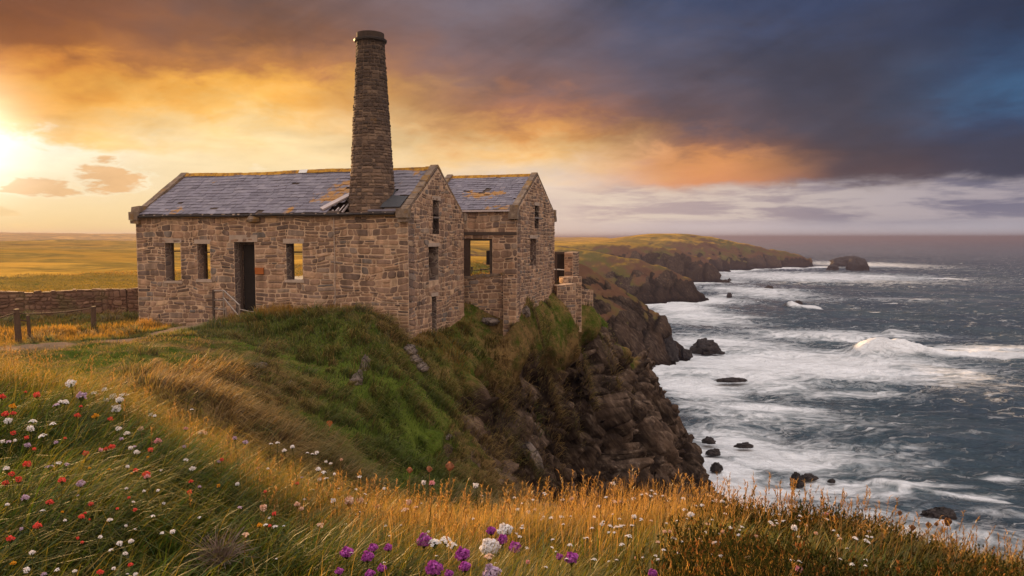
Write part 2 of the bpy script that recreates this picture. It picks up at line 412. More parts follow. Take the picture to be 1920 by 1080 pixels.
    principled(T, o, c, 0.92, T.bump(T.m('ADD', T.sm(e, 0.0, 0.12), T.m('MULTIPLY', T.noise(p, 12, 4, 0.6), 0.5)), 0.7, 0.05)); M['masonry'] = m
    # roof slates with patches of orange lichen
    m, T, o = mat('roof_slate'); p = T.co(); t = T.attr('tint')
    c = T.ramp(t, [(0, (0.115, 0.10, 0.125)), (0.35, (0.175, 0.155, 0.19)), (0.7, (0.145, 0.13, 0.158)), (1, (0.22, 0.195, 0.225))])
    k = T.m('ADD', 0.65, T.m('MULTIPLY', T.noise(p, 4, 5, 0.6), 0.7))
    c = T.mix(1.0, c, T.xyz(k, k, k), 'MULTIPLY')
    lm = T.attr('lichen')
    li = T.sm(T.m('ADD', T.m('ADD', T.noise(p, 1.9, 7, 0.66), T.m('MULTIPLY', t, 0.08)), T.m('MULTIPLY', lm, 0.34)), 0.70, 0.80, 0, 0.92)
    c = T.mix(li, c, T.mix(T.noise(p, 9, 3, 0.6), (0.22, 0.085, 0.012), (0.50, 0.24, 0.02)))
    principled(T, o, c, 0.55, T.bump(T.noise(p, 16, 4, 0.6), 0.35, 0.02), spec=0.4); M['slate'] = m
    # coping and ridge stones
    m, T, o = mat('coping_stone'); p = T.co(); t = T.attr('tint')
    n = T.noise(p, 3.5, 6, 0.66)
    c = T.ramp(n, [(0.3, (0.10, 0.072, 0.05)), (0.5, (0.20, 0.14, 0.10)), (0.7, (0.30, 0.23, 0.17))])
    c = T.mix(T.sm(T.m('ADD', T.noise(p, 2.4, 5, 0.65), T.m('MULTIPLY', t, 0.2)), 0.60, 0.76, 0, 0.7), c, (0.28, 0.145, 0.03))
    principled(T, o, c, 0.92, T.bump(n, 0.6, 0.05)); M['coping'] = m
    m, T, o = mat('lichened_ridge'); p = T.co()
    n = T.noise(p, 5, 6, 0.66)
    c = T.ramp(n, [(0.32, (0.10, 0.06, 0.045)), (0.46, (0.36, 0.17, 0.02)), (0.62, (0.52, 0.27, 0.03)), (0.75, (0.30, 0.22, 0.16))])
    principled(T, o, c, 0.9, T.bump(n, 0.5, 0.03)); M['ridge'] = m
    simple('lintel_stone', (0.40, 0.30, 0.235), 0.9, 0.35, 3.0)
    simple('old_timber', (0.075, 0.05, 0.038), 0.85, 0.4, 8.0)
    simple('black_door', (0.016, 0.012, 0.010), 0.9, 0.4, 5.0)
    simple('pale_board', (0.50, 0.42, 0.40), 0.7, 0.2, 5.0)
    simple('dark_slab', (0.052, 0.054, 0.06), 0.6, 0.25, 4.0)
    simple('iron_dark', (0.035, 0.027, 0.025), 0.6, 0.4, 9.0, 0.3)
    simple('rail_metal', (0.33, 0.27, 0.23), 0.45, 0.35, 12.0, 0.6)
    simple('rust_plate', (0.36, 0.10, 0.02), 0.8, 0.3, 9.0)
    simple('earth_floor', (0.07, 0.05, 0.04), 0.95, 0.4, 2.0)
    simple('fence_timber', (0.085, 0.048, 0.028), 0.85, 0.4, 10.0)
    simple('white_flash', (0.7, 0.68, 0.64), 0.6, 0.1, 10.0)
    # sea and outcrop rocks
    for nm, a, b in (('wet_rock', (0.016, 0.012, 0.011), (0.055, 0.04, 0.034)), ('outcrop_rock', (0.075, 0.058, 0.05), (0.26, 0.20, 0.165))):
        m, T, o = mat(nm); p = T.co()
        n = T.noise(p, 1.6, 8, 0.66)
        e = T.voro(T.vm('ADD', p, T.vm('MULTIPLY', T.noise(p, 1.5, 3, 0.5, out=1), (0.6, 0.6, 0.6))), 1.8, 'DISTANCE_TO_EDGE', 1.0)
        c = T.mix(T.sm(n, 0.3, 0.7), a, b)
        c = T.mix(T.sm(e, 0.0, 0.05, 0.6, 0), c, tuple(x * 0.5 for x in a))
        principled(T, o, c, 0.6 if nm == 'wet_rock' else 0.9, T.bump(T.m('ADD', n, T.sm(e, 0, 0.1, 0, 0.4)), 0.9, 0.25)); M[nm] = m
build_materials()
# ------------------------------------------------------------------ the lie of the land (heights relative to the eye)
_P = lambda px, py, Y: tuple(at(px, py, Y))
CP = [(-30,30,-3.9),(-25,26,-3.9),(-18,26,-3.85),(-30,40,-4.1),(-22,36,-4.0),(-17,34,-3.95),(-12,31,-3.8),(-30,60,-4),(-10,45,-3.9),(0,50,-3.4),
 (-20,80,-4),(-40,80,-4),(-5,70,-4),(-60,40,-4),(-60,90,-4),(-40,10,-3.6),(-60,0,-3.5),(-10,36,-3.9),(-4.5,34.5,-3.8),(-1.7,37.4,-2.95),(-3,38.5,-2.5),(0,40,-2.6),(1.0,41,-3.2),
 (4,8,-5),(8,8,-8),(20,10,-28),(25,30,-30),(30,80,-30),(0,22,-8.6),(0,3,-2.6),(-6,3,-2.5),(6,3,-4.5),(0,-6,-2),(-12,4,-2.7),(-15,-6,-2.5),(14,-6,-12),
 (5,25,-13),(10,30,-21),(15,40,-28),(20,50,-31),(26,60,-31),(10,12,-12),(15,20,-25),(0,17,-8.3),(0,12,-5.8),(-4,12,-4.9),(-8,12,-3.9),(-14,14,-3.4),(-20,15,-3.4),
 (27,76,-31),(26,86,-31),(17,92,-29),(8,100,-20),(0,95,-5),(8,78,-11),(3,56,-5.2),(5,55,-6.4),(4,66,-9),(0,62,-4.8),(8,58,-9.2),(0.35,35.3,-3.5),(1.1,38,-3.4),(2.3,40.8,-4.1),(3.6,41.6,-4.7),(4.9,44.2,-3.95),(40,40,-34),(40,0,-34),(40,85,-34),(6,52,-5.2),(9.4,60,-9.6),(12,66,-14.5),
 _P(885,556,37),_P(950,578,36.3),_P(1000,592,37.3),_P(1040,606,39.5),_P(1075,598,42),_P(1100,575,46),
 _P(300,622,28),_P(345,612,29),_P(420,600,29.5),_P(490,588,29.6),_P(600,586,29.0),_P(700,590,28.6),_P(745,618,29),_P(768,640,29.6),_P(830,640,32),_P(872,632,34),
 _P(600,650,26.6),_P(600,700,24.3),_P(650,800,21),_P(700,880,19.5),_P(400,650,24.5),_P(400,700,20),_P(400,760,16.5),_P(300,700,19),_P(200,680,20.5),_P(500,800,17.3),_P(600,850,17.2),
 _P(770,700,27.5),_P(800,800,24.8),_P(800,880,22.5),_P(850,650,31.5),_P(850,700,29.5),_P(850,800,26.5),_P(850,880,24.5),
 _P(700,640,27.2),_P(700,700,25.2),_P(720,760,23.8),_P(500,640,26.6),_P(500,690,23.4),_P(530,730,21.6),
 _P(950,640,35.8),_P(950,700,34),_P(950,800,31.5),_P(950,880,29.5),_P(1030,700,38.5),_P(1030,800,36),_P(1030,880,34.2),
 _P(1100,566,47.6),_P(1100,620,45.5),_P(1100,700,42.5),_P(1100,800,40),_P(1100,900,38),
 _P(1200,675,57),_P(1200,720,54.5),_P(1200,800,51),_P(1200,900,47.5),_P(1290,800,69.5),_P(1290,850,67),_P(1290,900,64),_P(1330,872,78),_P(1150,622,52),_P(1150,720,48),_P(1240,735,61.5),_P(1240,830,57.5),
 (14.0,61,-18.5),(18.3,68,-25),(23,76,-33),(11.3,54.5,-15),(15.1,57,-23),(12.1,50,-21),(9.5,46,-18.5),(20.7,66,-33),(13,36,-27),(10,36,-22)]
CP = np.array(CP)
def _tps_fit(p, lam=0.25):
    sx = p[:, :2] / 30.0; n = len(p)
    d2 = ((sx[:, None] - sx[None]) ** 2).sum(-1)
    K = np.where(d2 > 0, 0.5 * d2 * np.log(d2 + 1e-12), 0) + lam * 1e-3 * np.eye(n)
    Pm = np.c_[np.ones(n), sx]
    A = np.block([[K, Pm], [Pm.T, np.zeros((3, 3))]])
    return sx, np.linalg.solve(A, np.r_[p[:, 2], 0, 0, 0])
_tx, _tw = _tps_fit(CP)
def tps(x, y):
    x = np.asarray(x, float).ravel() / 30; y = np.asarray(y, float).ravel() / 30
    z = _tw[-3] + _tw[-2] * x + _tw[-1] * y
    for i in range(len(_tx)):
        d2 = (x - _tx[i, 0]) ** 2 + (y - _tx[i, 1]) ** 2
        z += _tw[i] * 0.5 * d2 * np.log(d2 + 1e-12)
    return z

# the bluff the photographer stands on: crest distance and height by bearing
CR = np.array([(-1200, 4.6, -0.86), (-500, 4.5, -0.84), (0, 4.2, -0.84), (150, 3.9, -0.93), (300, 3.6, -1.06), (450, 3.2, -1.20), (600, 3.0, -1.27), (800, 2.9, -1.265), (960, 2.85, -1.235), (1200, 2.95, -1.24), (1400, 3.0, -1.26), (1600, 3.0, -1.30), (1750, 2.95, -1.38), (1920, 2.9, -1.45), (2300, 2.6, -1.55), (3600, 2.2, -1.6)])
CRaz = np.arctan((CR[:, 0] - 960) / F)
Z0 = -0.76
def bluff(x, y):
    r = np.hypot(x, y); az = np.arctan2(x, y)
    azc = np.clip(az, CRaz[0], CRaz[-1])
    rc = np.interp(azc, CRaz, CR[:, 1] / np.cos(np.clip(CRaz, -0.95, 0.95))); zc = np.interp(azc, CRaz, CR[:, 2])
    t = np.clip(r / rc, 0, 1)
    zin = Z0 + (zc - Z0) * (0.35 * t + 0.65 * t * t)
    q = np.maximum(r - rc, 0)
    zout = zc - 0.85 * q ** 2 / (q + 0.5) - 0.05 * q
    zb = np.where(r < rc, zin, zout)
    side = np.where(np.abs(az) > 1.2, (np.abs(az) - 1.2) * 0.25 * np.maximum(r - 1, 0), 0)
    return zb - side + 0.05 * fbm(x * 1.6, y * 1.6, seed=5, oct=3)

COAST = [(60,-400),(34,-60),(18,0),(16,10),(13,26),(12,34),(13,40),(18,55),(21.5,74),(22,80),(20,86),(13,94),(8,104),(9,118),(20,134),(31,148),(37,156),(38.5,162),(33,171),(20,184),(6,204),(2,228),(14,256),(36,274),(54,280),(70,289),(80,298),(82,306),(70,317),(46,333),(30,362),(40,392),(78,410),(100,415),(119,424),(122,432),(106,446),(84,470),(86,508),(128,538),(150,545),(176,575),(196,600),(215,612),(240,622),(264,634),(268,642),(246,656),(214,668),(176,700),(160,780),(180,1000),(220,1300),(260,1700),(300,2400),(-200,3500),(-4000,7000),(-14000,7000),(-14000,-4000),(60,-4000)]
COAST = np.array(COAST, float)
def coast_sd(x, y):
    x = np.asarray(x, float).ravel(); y = np.asarray(y, float).ravel()
    best = np.full(x.shape, 1e18); inside = np.zeros(x.shape, bool)
    n = len(COAST)
    for i in range(n):
        ax, ay = COAST[i]; bx, by = COAST[(i + 1) % n]
        dx, dy = bx - ax, by - ay
        t = np.clip(((x - ax) * dx + (y - ay) * dy) / (dx * dx + dy * dy), 0, 1)
        best = np.minimum(best, (x - ax - t * dx) ** 2 + (y - ay - t * dy) ** 2)
        cond = (ay > y) != (by > y)
        with np.errstate(divide='ignore', invalid='ignore'):
            xi = ax + (y - ay) * dx / (dy if dy else 1e-9)
        inside ^= cond & (x < xi)
    return np.where(inside, 1, -1) * np.sqrt(best)
def farland(x, y, sd=None):
    r = np.hypot(x, y)
    if sd is None: sd = coast_sd(x, y)
    sc = sd + 9.0 * fbm(x / 22, y / 22, seed=31, oct=5, gain=0.55) * sst(r, 90, 150) + 2.0 * fbm(x / 5, y / 5, seed=33, oct=3)
    W = np.interp(y, [0, 100, 180, 300, 360, 430, 520, 640, 900], [16, 18, 31, 42, 36, 27, 60, 62, 60])
    top = -4.2 + 3.0 * fbm(x / 130, y / 130, seed=40, oct=4) * sst(r, 60, 260)
    top = top + np.interp(y, [0, 420, 520, 620, 760], [0, 0, 3, 7.0, 4]) * sst(x, 60, 120)
    top = top + (2.6 * fbm(x / 46, y / 30, seed=49, oct=3) + 0.2) * sst(r, 58, 110) * sst(-x / np.maximum(y, 1), 0.05, 0.25)
    top = top + (3.0 + 5 * fbm(x / 90, y / 200, seed=44, oct=3)) * np.exp(-((r - 430) / 90.0) ** 2) * (x < 0) - 5.0 * sst(r, 520, 760) * (x < -20) + sst(r, 850, 1350) * sst(-x / np.maximum(y, 1), -0.08, 0.10) * (16 + 8 * fbm(x / 500, y / 500, seed=47, oct=3))
    top = np.minimum(top, 9.5)
    t = np.clip(sc / W, 0, 1)
    prof = np.where(t < 0.18, t / 0.18 * 0.34, 0.34 + 0.66 * (1 - (1 - np.clip((t - 0.18) / 0.82, 0, 1)) ** 1.7))
    z = -25.4 + (top + 25.4) * prof
    z = np.where(sc < 0, -25.4 + np.maximum(sc * 0.5, -6), z)
    return z
def ground_rel(x, y, detail=True):
    x = np.asarray(x, float); shp = x.shape; x = x.ravel(); y = np.asarray(y, float).ravel()
    r = np.hypot(x, y)
    z = np.full(x.shape, -30.0)
    near = (r < 112)
    w = sst(np.maximum(y, np.abs(x) * 1.1), 78, 104)
    if near.any():
        zn = tps(x[near], y[near]); zn = np.minimum(zn, -2.4 + 0 * zn)
        zn = np.maximum(zn, -33)
        if detail:
            a = sst(r[near], 6, 14)
            zn = zn + a * (0.55 * fbm(x[near] / 3.2, y[near] / 3.2, seed=11, oct=4) + 0.16 * fbm(x[near] / 0.7, y[near] / 0.7, seed=12, oct=2))
        z[near] = zn
    fa = w > 0
    if fa.any():
        zf = farland(x[fa], y[fa]); z[fa] = z[fa] * (1 - w[fa]) + zf * w[fa]
    bl = (r < 14)
    if bl.any():
        b = bluff(x[bl], y[bl]); zz = z[bl]; k = 0.25
        h = np.clip(0.5 + 0.5 * (b - zz) / k, 0, 1)
        z[bl] = zz * (1 - h) + b * h + k * h * (1 - h)
    return z.reshape(shp)
def ground(x, y): return float(ground_rel(np.array([x]), np.array([y]))[0]) + CAMZ

def build_terrain():
    dense = np.radians(np.arange(-44, 44.01, 0.085))
    coarse = np.radians(np.concatenate([np.arange(46, 180, 4.0)]))
    ang = np.concatenate([-coarse[::-1], dense, coarse, [np.pi]]); ang = np.unique(np.round(ang, 6))
    R = [0.25]
    while R[-1] < 9: R.append(R[-1] + 0.07)
    while R[-1] < 36: R.append(R[-1] + 0.125)
    while R[-1] < 72: R.append(R[-1] + 0.075)
    while R[-1] < 94: R.append(R[-1] + 0.14)
    while R[-1] < 720: R.append(R[-1] * 1.0055)
    while R[-1] < 9000: R.append(R[-1] * 1.05)
    R = np.array(R)
    X = R[:, None] * np.sin(ang)[None]; Y = R[:, None] * np.cos(ang)[None]
    Z = ground_rel(X, Y)
    Pm = np.stack([X, Y, Z], -1)
    def normals(P):
        a = np.gradient(P, axis=0); b = np.gradient(P, axis=1)
        n = np.cross(b, a); n /= np.linalg.norm(n, axis=-1, keepdims=True) + 1e-12
        return n * np.sign(n[..., 2:3] + 1e-9)
    N = normals(Pm)
    rr = np.hypot(X, Y)
    slope = np.hypot(N[..., 0], N[..., 1]) / np.maximum(N[..., 2], 1e-3)
    # rock where it is steep (the near headland's seaward face, the far cliffs)
    nz = fbm(X / 4.0, Y / 4.0, Z / 4.0, seed=60, oct=4)
    pxl = 960 + F * X / np.maximum(Y, 1)
    hx = sst(pxl + nz * 220, 960, 1060) * sst(-Z + nz * 8, 8.8, 10.8)
    rock_near = np.maximum(hx * sst(slope + nz * 0.5, 0.45, 0.75), sst(slope + nz * 1.2, 1.25, 1.7) * sst(pxl, 700, 950) * sst(-Z + nz * 4, 5.5, 7.5))
    rock_far = sst(slope + nz * 0.9, 0.62, 1.05) * sst(-Z, 5.5, 10) + sst(-Z + nz * 6, 17, 21)
    rock = np.where(rr < 92, rock_near, np.clip(rock_far, 0, 1)) * (rr > 13)
    rock = np.clip(rock, 0, 1)
    # blocky, slabby relief on the rock, bedded on the slant
    sel = (rock > 0.02) & (rr < 130) & (np.abs(np.arctan2(X, Y)) < 0.8)
    p = Pm[sel]; wx = fbm(p[:, 0] / 2, p[:, 1] / 2, p[:, 2] / 2, seed=70, oct=3); wz = fbm(p[:, 0] / 2, p[:, 1] / 2, p[:, 2] / 2, seed=71, oct=3)
    bx = p[:, 0] * 0.80 + p[:, 2] * 0.60 + wx * 1.2; bz = -p[:, 0] * 0.60 + p[:, 2] * 0.80 + wz * 1.2; by = p[:, 1]
    f1, f2, i1, u1, w1 = cells(bx / 1.25, by / 1.8, bz / 3.4, 80, True)
    g1, g2, i2, u2, w2 = cells(bx / 0.5, by / 0.8, bz / 1.25, 90, True)
    h1, h2, i3, u3, w3 = cells(bx / 6.0, by / 6.0, bz / 7.0, 95, True)
    til = lambda i, u, w: (np.modf(i * 37.7)[0] - 0.5) * u + (np.modf(i * 91.3)[0] - 0.5) * w
    disp = (i3 - 0.5) * 1.5 + til(i3, u3, w3) * 3.4 + (i1 - 0.5) * 1.2 + til(i1, u1, w1) * 2.6 + (i2 - 0.5) * 0.42 + til(i2, u2, w2) * 1.5
    disp += -1.15 * np.exp(-((f2 - f1) / 0.09) ** 2) - 0.40 * np.exp(-((g2 - g1) / 0.10) ** 2) + fbm(bx * 2, by * 2, bz * 2, seed=99, oct=3) * 0.18 - 0.55
    Pm[sel] += N[sel] * (disp * np.clip(rock[sel] * 1.3, 0, 1))[:, None]
    rtint = np.full(X.shape, 0.5); joint = np.zeros(X.shape)
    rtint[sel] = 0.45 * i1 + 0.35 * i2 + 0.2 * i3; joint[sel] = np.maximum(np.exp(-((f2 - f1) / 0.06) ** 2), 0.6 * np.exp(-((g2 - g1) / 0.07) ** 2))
    sel2 = (rock > 0.02) & (rr >= 92) & (rr < 720) & (np.abs(np.arctan2(X, Y)) < 0.8)
    p = Pm[sel2]; s = np.maximum(rr[sel2] / 110, 1) * 2.6
    f1, f2, i1 = cells(p[:, 0] / s * 0.9 + p[:, 2] / s * .4, p[:, 1] / s, p[:, 2] / s * 0.6, 81)
    Pm[sel2] += N[sel2] * (((i1 - 0.5) * 0.34 * s - 0.22 * s * np.exp(-((f2 - f1) / 0.10) ** 2) + 0.9 * s * fbm(p[:, 0] / s / 1.3, p[:, 1] / s / 1.3, p[:, 2] / s / 0.8, seed=83, oct=4, gain=0.6)) * rock[sel2] * 0.8)[:, None]
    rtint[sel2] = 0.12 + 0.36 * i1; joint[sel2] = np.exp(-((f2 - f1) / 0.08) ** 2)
    # the worn path past the fence
    pth = np.array([(-34, 23.5), (-26, 22.5), (-19, 22), (-14.5, 24), (-12.8, 27), (-12.2, 30), (-11.6, 32.6)])
    d = np.full(X.shape, 99.0)
    for i in range(len(pth) - 1):
        ax, ay = pth[i]; ex, ey_ = pth[i + 1] - pth[i]
        t = np.clip(((X - ax) * ex + (Y - ay) * ey_) / (ex * ex + ey_ * ey_), 0, 1)
        d = np.minimum(d, np.hypot(X - ax - t * ex, Y - ay - t * ey_))
    path = np.where(rr < 60, sst(d + 1.2 * fbm(X / 1.2, Y / 1.2, seed=120, oct=4), 1.3, 0.5), 0)
    # dry bents and bracken against green turf
    dry = 0.5 + 0.9 * fbm(X / 5 + 3, Y / 5, seed=130, oct=5)
    dry += 0.45 * np.exp(-((X + 7.0) / 3.2) ** 2 - ((Y - 19.0) / 4.5) ** 2) + 0.20 * sst(pxl, 880, 960) * (rr < 80) * sst(-Z, 5, 9)
    dry -= 0.55 * np.exp(-((X + 3.8) / 1.9) ** 2 - ((Y - 22.5) / 3.0) ** 2)
    dry = np.clip(dry + 0.32 * sst(rr, 95, 130) - 0.25 * np.exp(-((X + 9.0) / 4.5) ** 2 - ((Y - 27.5) / 3.0) ** 2), 0, 1)
    field = sst(rr, 34, 60) * sst(slope, 0.55, 0.2)
    heath = sst(rr, 95, 130) * sst(slope + 0.35 * fbm(X / 25, Y / 25, seed=140, oct=4), 0.26, 0.5)
    # drop everything well under the sea
    nr, na = X.shape
    idx = np.arange(nr * na).reshape(nr, na)
    q = np.stack([idx[:-1, :-1], idx[:-1, 1:], idx[1:, 1:], idx[1:, :-1]], -1).reshape(-1, 4)
    zq = Pm[..., 2].ravel()[q].max(1)
    q = q[zq > -27.5]
    V = Pm.reshape(-1, 3) + np.array([0, 0, CAMZ])
    used = np.zeros(len(V), bool); used[q.ravel()] = True
    remap = np.cumsum(used) - 1
    q = remap[q]
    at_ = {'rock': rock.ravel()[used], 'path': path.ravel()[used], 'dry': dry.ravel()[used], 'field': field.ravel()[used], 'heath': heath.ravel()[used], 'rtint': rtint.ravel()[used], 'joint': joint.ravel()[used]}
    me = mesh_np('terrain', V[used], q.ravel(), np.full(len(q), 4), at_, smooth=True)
    m, T, o = mat('turf_and_rock'); P_ = T.pos()
    x, y, z = T.sep(P_)
    rk, pa, dr, fi = T.attr('rock'), T.attr('path'), T.attr('dry'), T.attr('field')
    n1 = T.noise(P_, 1.3, 8, 0.66); n2 = T.noise(P_, 9.0, 5, 0.65); n3 = T.noise(P_, 0.22, 5, 0.6)
    green = T.mix(T.sm(n1, 0.3, 0.7), (0.040, 0.064, 0.008), (0.105, 0.135, 0.022))
    brown = T.mix(T.sm(n1, 0.3, 0.7), (0.075, 0.046, 0.020), (0.20, 0.125, 0.05))
    g = T.mix(T.sm(T.m('ADD', dr, T.m('MULTIPLY', T.m('SUBTRACT', n1, 0.5), 1.1)), 0.36, 0.72), green, brown)
    k = T.m('ADD', 0.45, T.m('MULTIPLY', n2, 1.1))
    g = T.mix(1.0, g, T.xyz(k, k, k), 'MULTIPLY')
    # open fields: streaks of bleached grass and heath
    fs = T.noise(T.vm('MULTIPLY', P_, (0.018, 0.030, 0.0)), 1.0, 8, 0.62)
    fcol = T.ramp(fs, [(0.30, (0.12, 0.078, 0.016)), (0.42, (0.36, 0.20, 0.028)), (0.50, (0.19, 0.13, 0.026)), (0.58, (0.54, 0.30, 0.045)), (0.68, (0.18, 0.13, 0.026)), (0.8, (0.55, 0.33, 0.055))])
    kk = T.m('ADD', 0.6, T.m('MULTIPLY', n3, 0.8)); fcol = T.mix(1.0, fcol, T.xyz(kk, kk, kk), 'MULTIPLY')
    g = T.mix(fi, g, fcol)
    hc = T.ramp(T.noise(T.vm('MULTIPLY', P_, (0.05, 0.05, 0.09)), 1.0, 8, 0.65), [(0.3, (0.062, 0.031, 0.020)), (0.48, (0.12, 0.062, 0.036)), (0.60, (0.095, 0.085, 0.024)), (0.75, (0.19, 0.125, 0.055))])
    g = T.mix(T.attr('heath'), g, hc)
    g = T.mix(pa, g, T.mix(n2, (0.15, 0.098, 0.06), (0.30, 0.205, 0.13)))
    # rock: dark slate with paler bedding, moss on ledges
    bed = T.noise(T.vm('MULTIPLY', T.xyz(T.m('ADD', T.m('MULTIPLY', x, 0.8), T.m('MULTIPLY', z, 0.6)), y, T.m('ADD', T.m('MULTIPLY', x, -0.6), T.m('MULTIPLY', z, 0.8))), (3.4, 2.2, 0.7)), 0.9, 8, 0.66)
    rcol = T.ramp(bed, [(0.28, (0.014, 0.010, 0.009)), (0.44, (0.046, 0.032, 0.024)), (0.58, (0.100, 0.069, 0.050)), (0.74, (0.27, 0.205, 0.155))])
    rcol = T.mix(T.sm(n3, 0.45, 0.7, 0, 0.5), rcol, (0.085, 0.052, 0.032))
    rt = T.sm(T.attr('rtint'), 0.15, 0.85, 0.45, 1.7); rcol = T.mix(1.0, rcol, T.xyz(rt, rt, rt), 'MULTIPLY')
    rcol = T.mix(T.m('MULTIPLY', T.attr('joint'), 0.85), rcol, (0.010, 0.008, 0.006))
    wet = T.sm(T.m('ADD', z, T.m('MULTIPLY', n1, 2.0)), 0.8, 3.2, 0.45, 1.0)     # sea-wet, weed-dark foot of the cliff
    rcol = T.mix(1.0, rcol, T.xyz(wet, wet, wet), 'MULTIPLY')
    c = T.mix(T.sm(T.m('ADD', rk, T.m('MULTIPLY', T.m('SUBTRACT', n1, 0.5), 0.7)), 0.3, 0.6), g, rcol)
    b = T.bump(T.m('ADD', T.m('MULTIPLY', n1, 0.7), T.m('ADD', T.m('MULTIPLY', n2, 0.25), T.m('MULTIPLY', bed, 0.5))), 0.8, 0.25)
    principled(T, o, c, 1.0, b, spec=0.0)
    M['terrain'] = m
    ob = link('terrain', me, m); ob['kind'] = 'structure'
    return ob
build_terrain()

# ------------------------------------------------------------------ the sea
FOAM = [ # photo column, row, half-width px, half-height px, strength: white water as seen, laid flat on the sea
 (1480,680,330,34,1.0),(1350,640,160,26,0.75),(1300,590,120,22,0.75),(1280,575,70,10,0.9),(1560,625,210,15,0.7),(1800,652,150,8,0.9),(1500,517,260,12,0.75),(1420,545,110,16,0.7),(1620,495,120,7,0.7),
 (1470,780,200,30,0.55),(1390,830,110,46,0.9),(1540,850,210,40,0.6),(1560,910,170,26,0.75),(1690,900,120,8,0.75),(1800,920,130,7,0.6),(1880,888,60,5,0.7),(1620,960,150,30,0.55),(1780,1010,200,36,0.6),(1900,960,120,24,0.4),(1330,760,80,60,0.6),(1700,715,120,10,0.45),(1690,560,120,5,0.4),(1400,705,170,30,0.8),(1360,600,90,18,0.5),(1650,830,160,8,0.4),(1360,510,60,10,0.6),(1770,985,120,16,0.5),(1580,800,120,6,0.4),
 (1300,720,90,30,1.0),(1430,762,130,16,0.85),(1460,862,150,26,0.9),(1375,880,60,30,1.05),(1600,735,160,10,0.6),(1480,925,120,20,0.9),(1700,1000,120,16,0.8)]
def build_sea():
    dense = np.radians(np.arange(-4, 42.01, 0.085)); coarse = np.radians(np.arange(46, 360 - 8, 6.0))
    ang = np.concatenate([dense, coarse, [dense[0] + 2 * np.pi]])
    R = [6.0]
    while R[-1] < 44: R.append(R[-1] * 1.06)
    while R[-1] < 330: R.append(R[-1] * 1.0026)
    while R[-1] < 1800: R.append(R[-1] * 1.008)
    while R[-1] < 40000: R.append(R[-1] * 1.09)
    R = np.array(R)
    X = R[:, None] * np.sin(ang)[None]; Y = R[:, None] * np.cos(ang)[None]
    rr = np.hypot(X, Y)
    Z = np.zeros_like(X)
    fade = 1 - sst(rr, 700, 1700)
    wx = 14 * fbm(X / 60, Y / 60, seed=201, oct=3); wy = 14 * fbm(X / 60, Y / 60, seed=202, oct=3)
    rng = np.random.RandomState(5)
    for lam, amp, a0, n in ((34, 0.36, 78, 2), (19, 0.26, 70, 3), (9, 0.19, 65, 4), (4.3, 0.11, 60, 4), (2.2, 0.05, 55, 4)):
        for j in range(n):
            th = rad(a0 + rng.uniform(-26, 26)); kx, ky = math.cos(th) * 2 * math.pi / lam, math.sin(th) * 2 * math.pi / lam
            ph = (X + wx) * kx + (Y + wy) * ky + rng.uniform(0, 6.28)
            s = np.sin(ph)
            Z += amp / n * 2.2 * (1 - 2 * np.abs(np.sin(ph / 2)) ** 0.9) * 0.6 + amp / n * s * 0.4
    cell_s = fbm(X / 3.2, Y / 1.7, seed=205, oct=4)
    Z += 0.30 * cell_s * sst(rr, 500, 250)
    Z *= fade * (0.45 + 1.1 * (fbm(X / 45, Y / 45, seed=210, oct=2) + 0.5))
    # one big breaker rearing out of the swell, and smaller ones behind it
    foam = np.zeros_like(X)
    def breaker(ax, ay, bx, by, h, w, fo):
        nonlocal Z, foam
        dx, dy = bx - ax, by - ay; L = math.hypot(dx, dy); ux, uy = dx / L, dy / L
        t = ((X - ax) * ux + (Y - ay) * uy); s = -(X - ax) * uy + (Y - ay) * ux
        s = s + 1.8 * fbm(X / 7, Y / 7, seed=220, oct=3)
        e = np.interp(t / L, [-0.10, 0.0, 0.08, 0.2, 0.38, 0.52, 1.0, 1.25], [0, 0.72, 1.0, 0.92, 0.62, 0.42, 0.34, 0])
        e = e * (1 + 0.3 * fbm(X / 2.2, Y / 2.2, seed=221, oct=4))
        prof = np.where(s < 0, np.exp(-(s / w) ** 2), np.exp(-(s / (w * 2.4)) ** 2))
        Z = Z + h * e * prof
        foam = np.maximum(foam, fo * np.interp(t / L, [-0.08, 0, 0.28, 0.36, 0.5, 1.1, 1.2], [0, 1, 1, 0.55, 0.9, 1.05, 0]) * np.where(s < 0, np.exp(-(s / (w * 1.3)) ** 2), np.exp(-(s / (w * 0.9)) ** 2)))
    g = lambda px, py: tuple(at(px, py, 1.0)[:2] * (-25.0 / at(px, py, 1.0)[2]))
    a, b = g(1618, 664), g(1925, 668); breaker(*a, *b, 3.5, 2.6, 1.25)
    a, b = g(1480, 577), g(1530, 577); breaker(*a, *b, 2.6, 3.0, 1.0)
    a, b = g(1660, 622), g(1760, 628); breaker(*a, *b, 1.3, 3.5, 0.25)
    a, b = g(1350, 555), g(1470, 552); breaker(*a, *b, 1.3, 4.0, 0.7)
    a, b = g(1620, 520), g(1800, 522); breaker(*a, *b, 1.4, 5.0, 0.9)
    a, b = g(1380, 690), g(1480, 684); breaker(*a, *b, 0.9, 2.5, 0.9)
    a, b = g(1640, 895), g(1860, 930); breaker(*a, *b, 0.5, 1.0, 0.8)
    for px, py, w, h, s in FOAM:
        cx, cy = g(px, py); nx = abs(g(px + w, py)[0] - cx); ny = abs(g(px, py - h)[1] - g(px, py + h)[1]) / 2
        sl = 0.12
        q = ((X - cx) / nx) ** 2 + (((Y - cy) + sl * (X - cx)) / ny) ** 2
        foam = np.maximum(foam, s * np.exp(-q * 0.9))
    c = (rr > 20) & (rr < 900)
    sd = np.full(X.shape, 99.0); sd[c] = -coast_sd(X[c], Y[c])
    foam = np.maximum(foam, np.exp(-np.maximum(sd, 0) / np.where(rr < 120, 9, 16.0)) * 0.95 * (rr < 900))
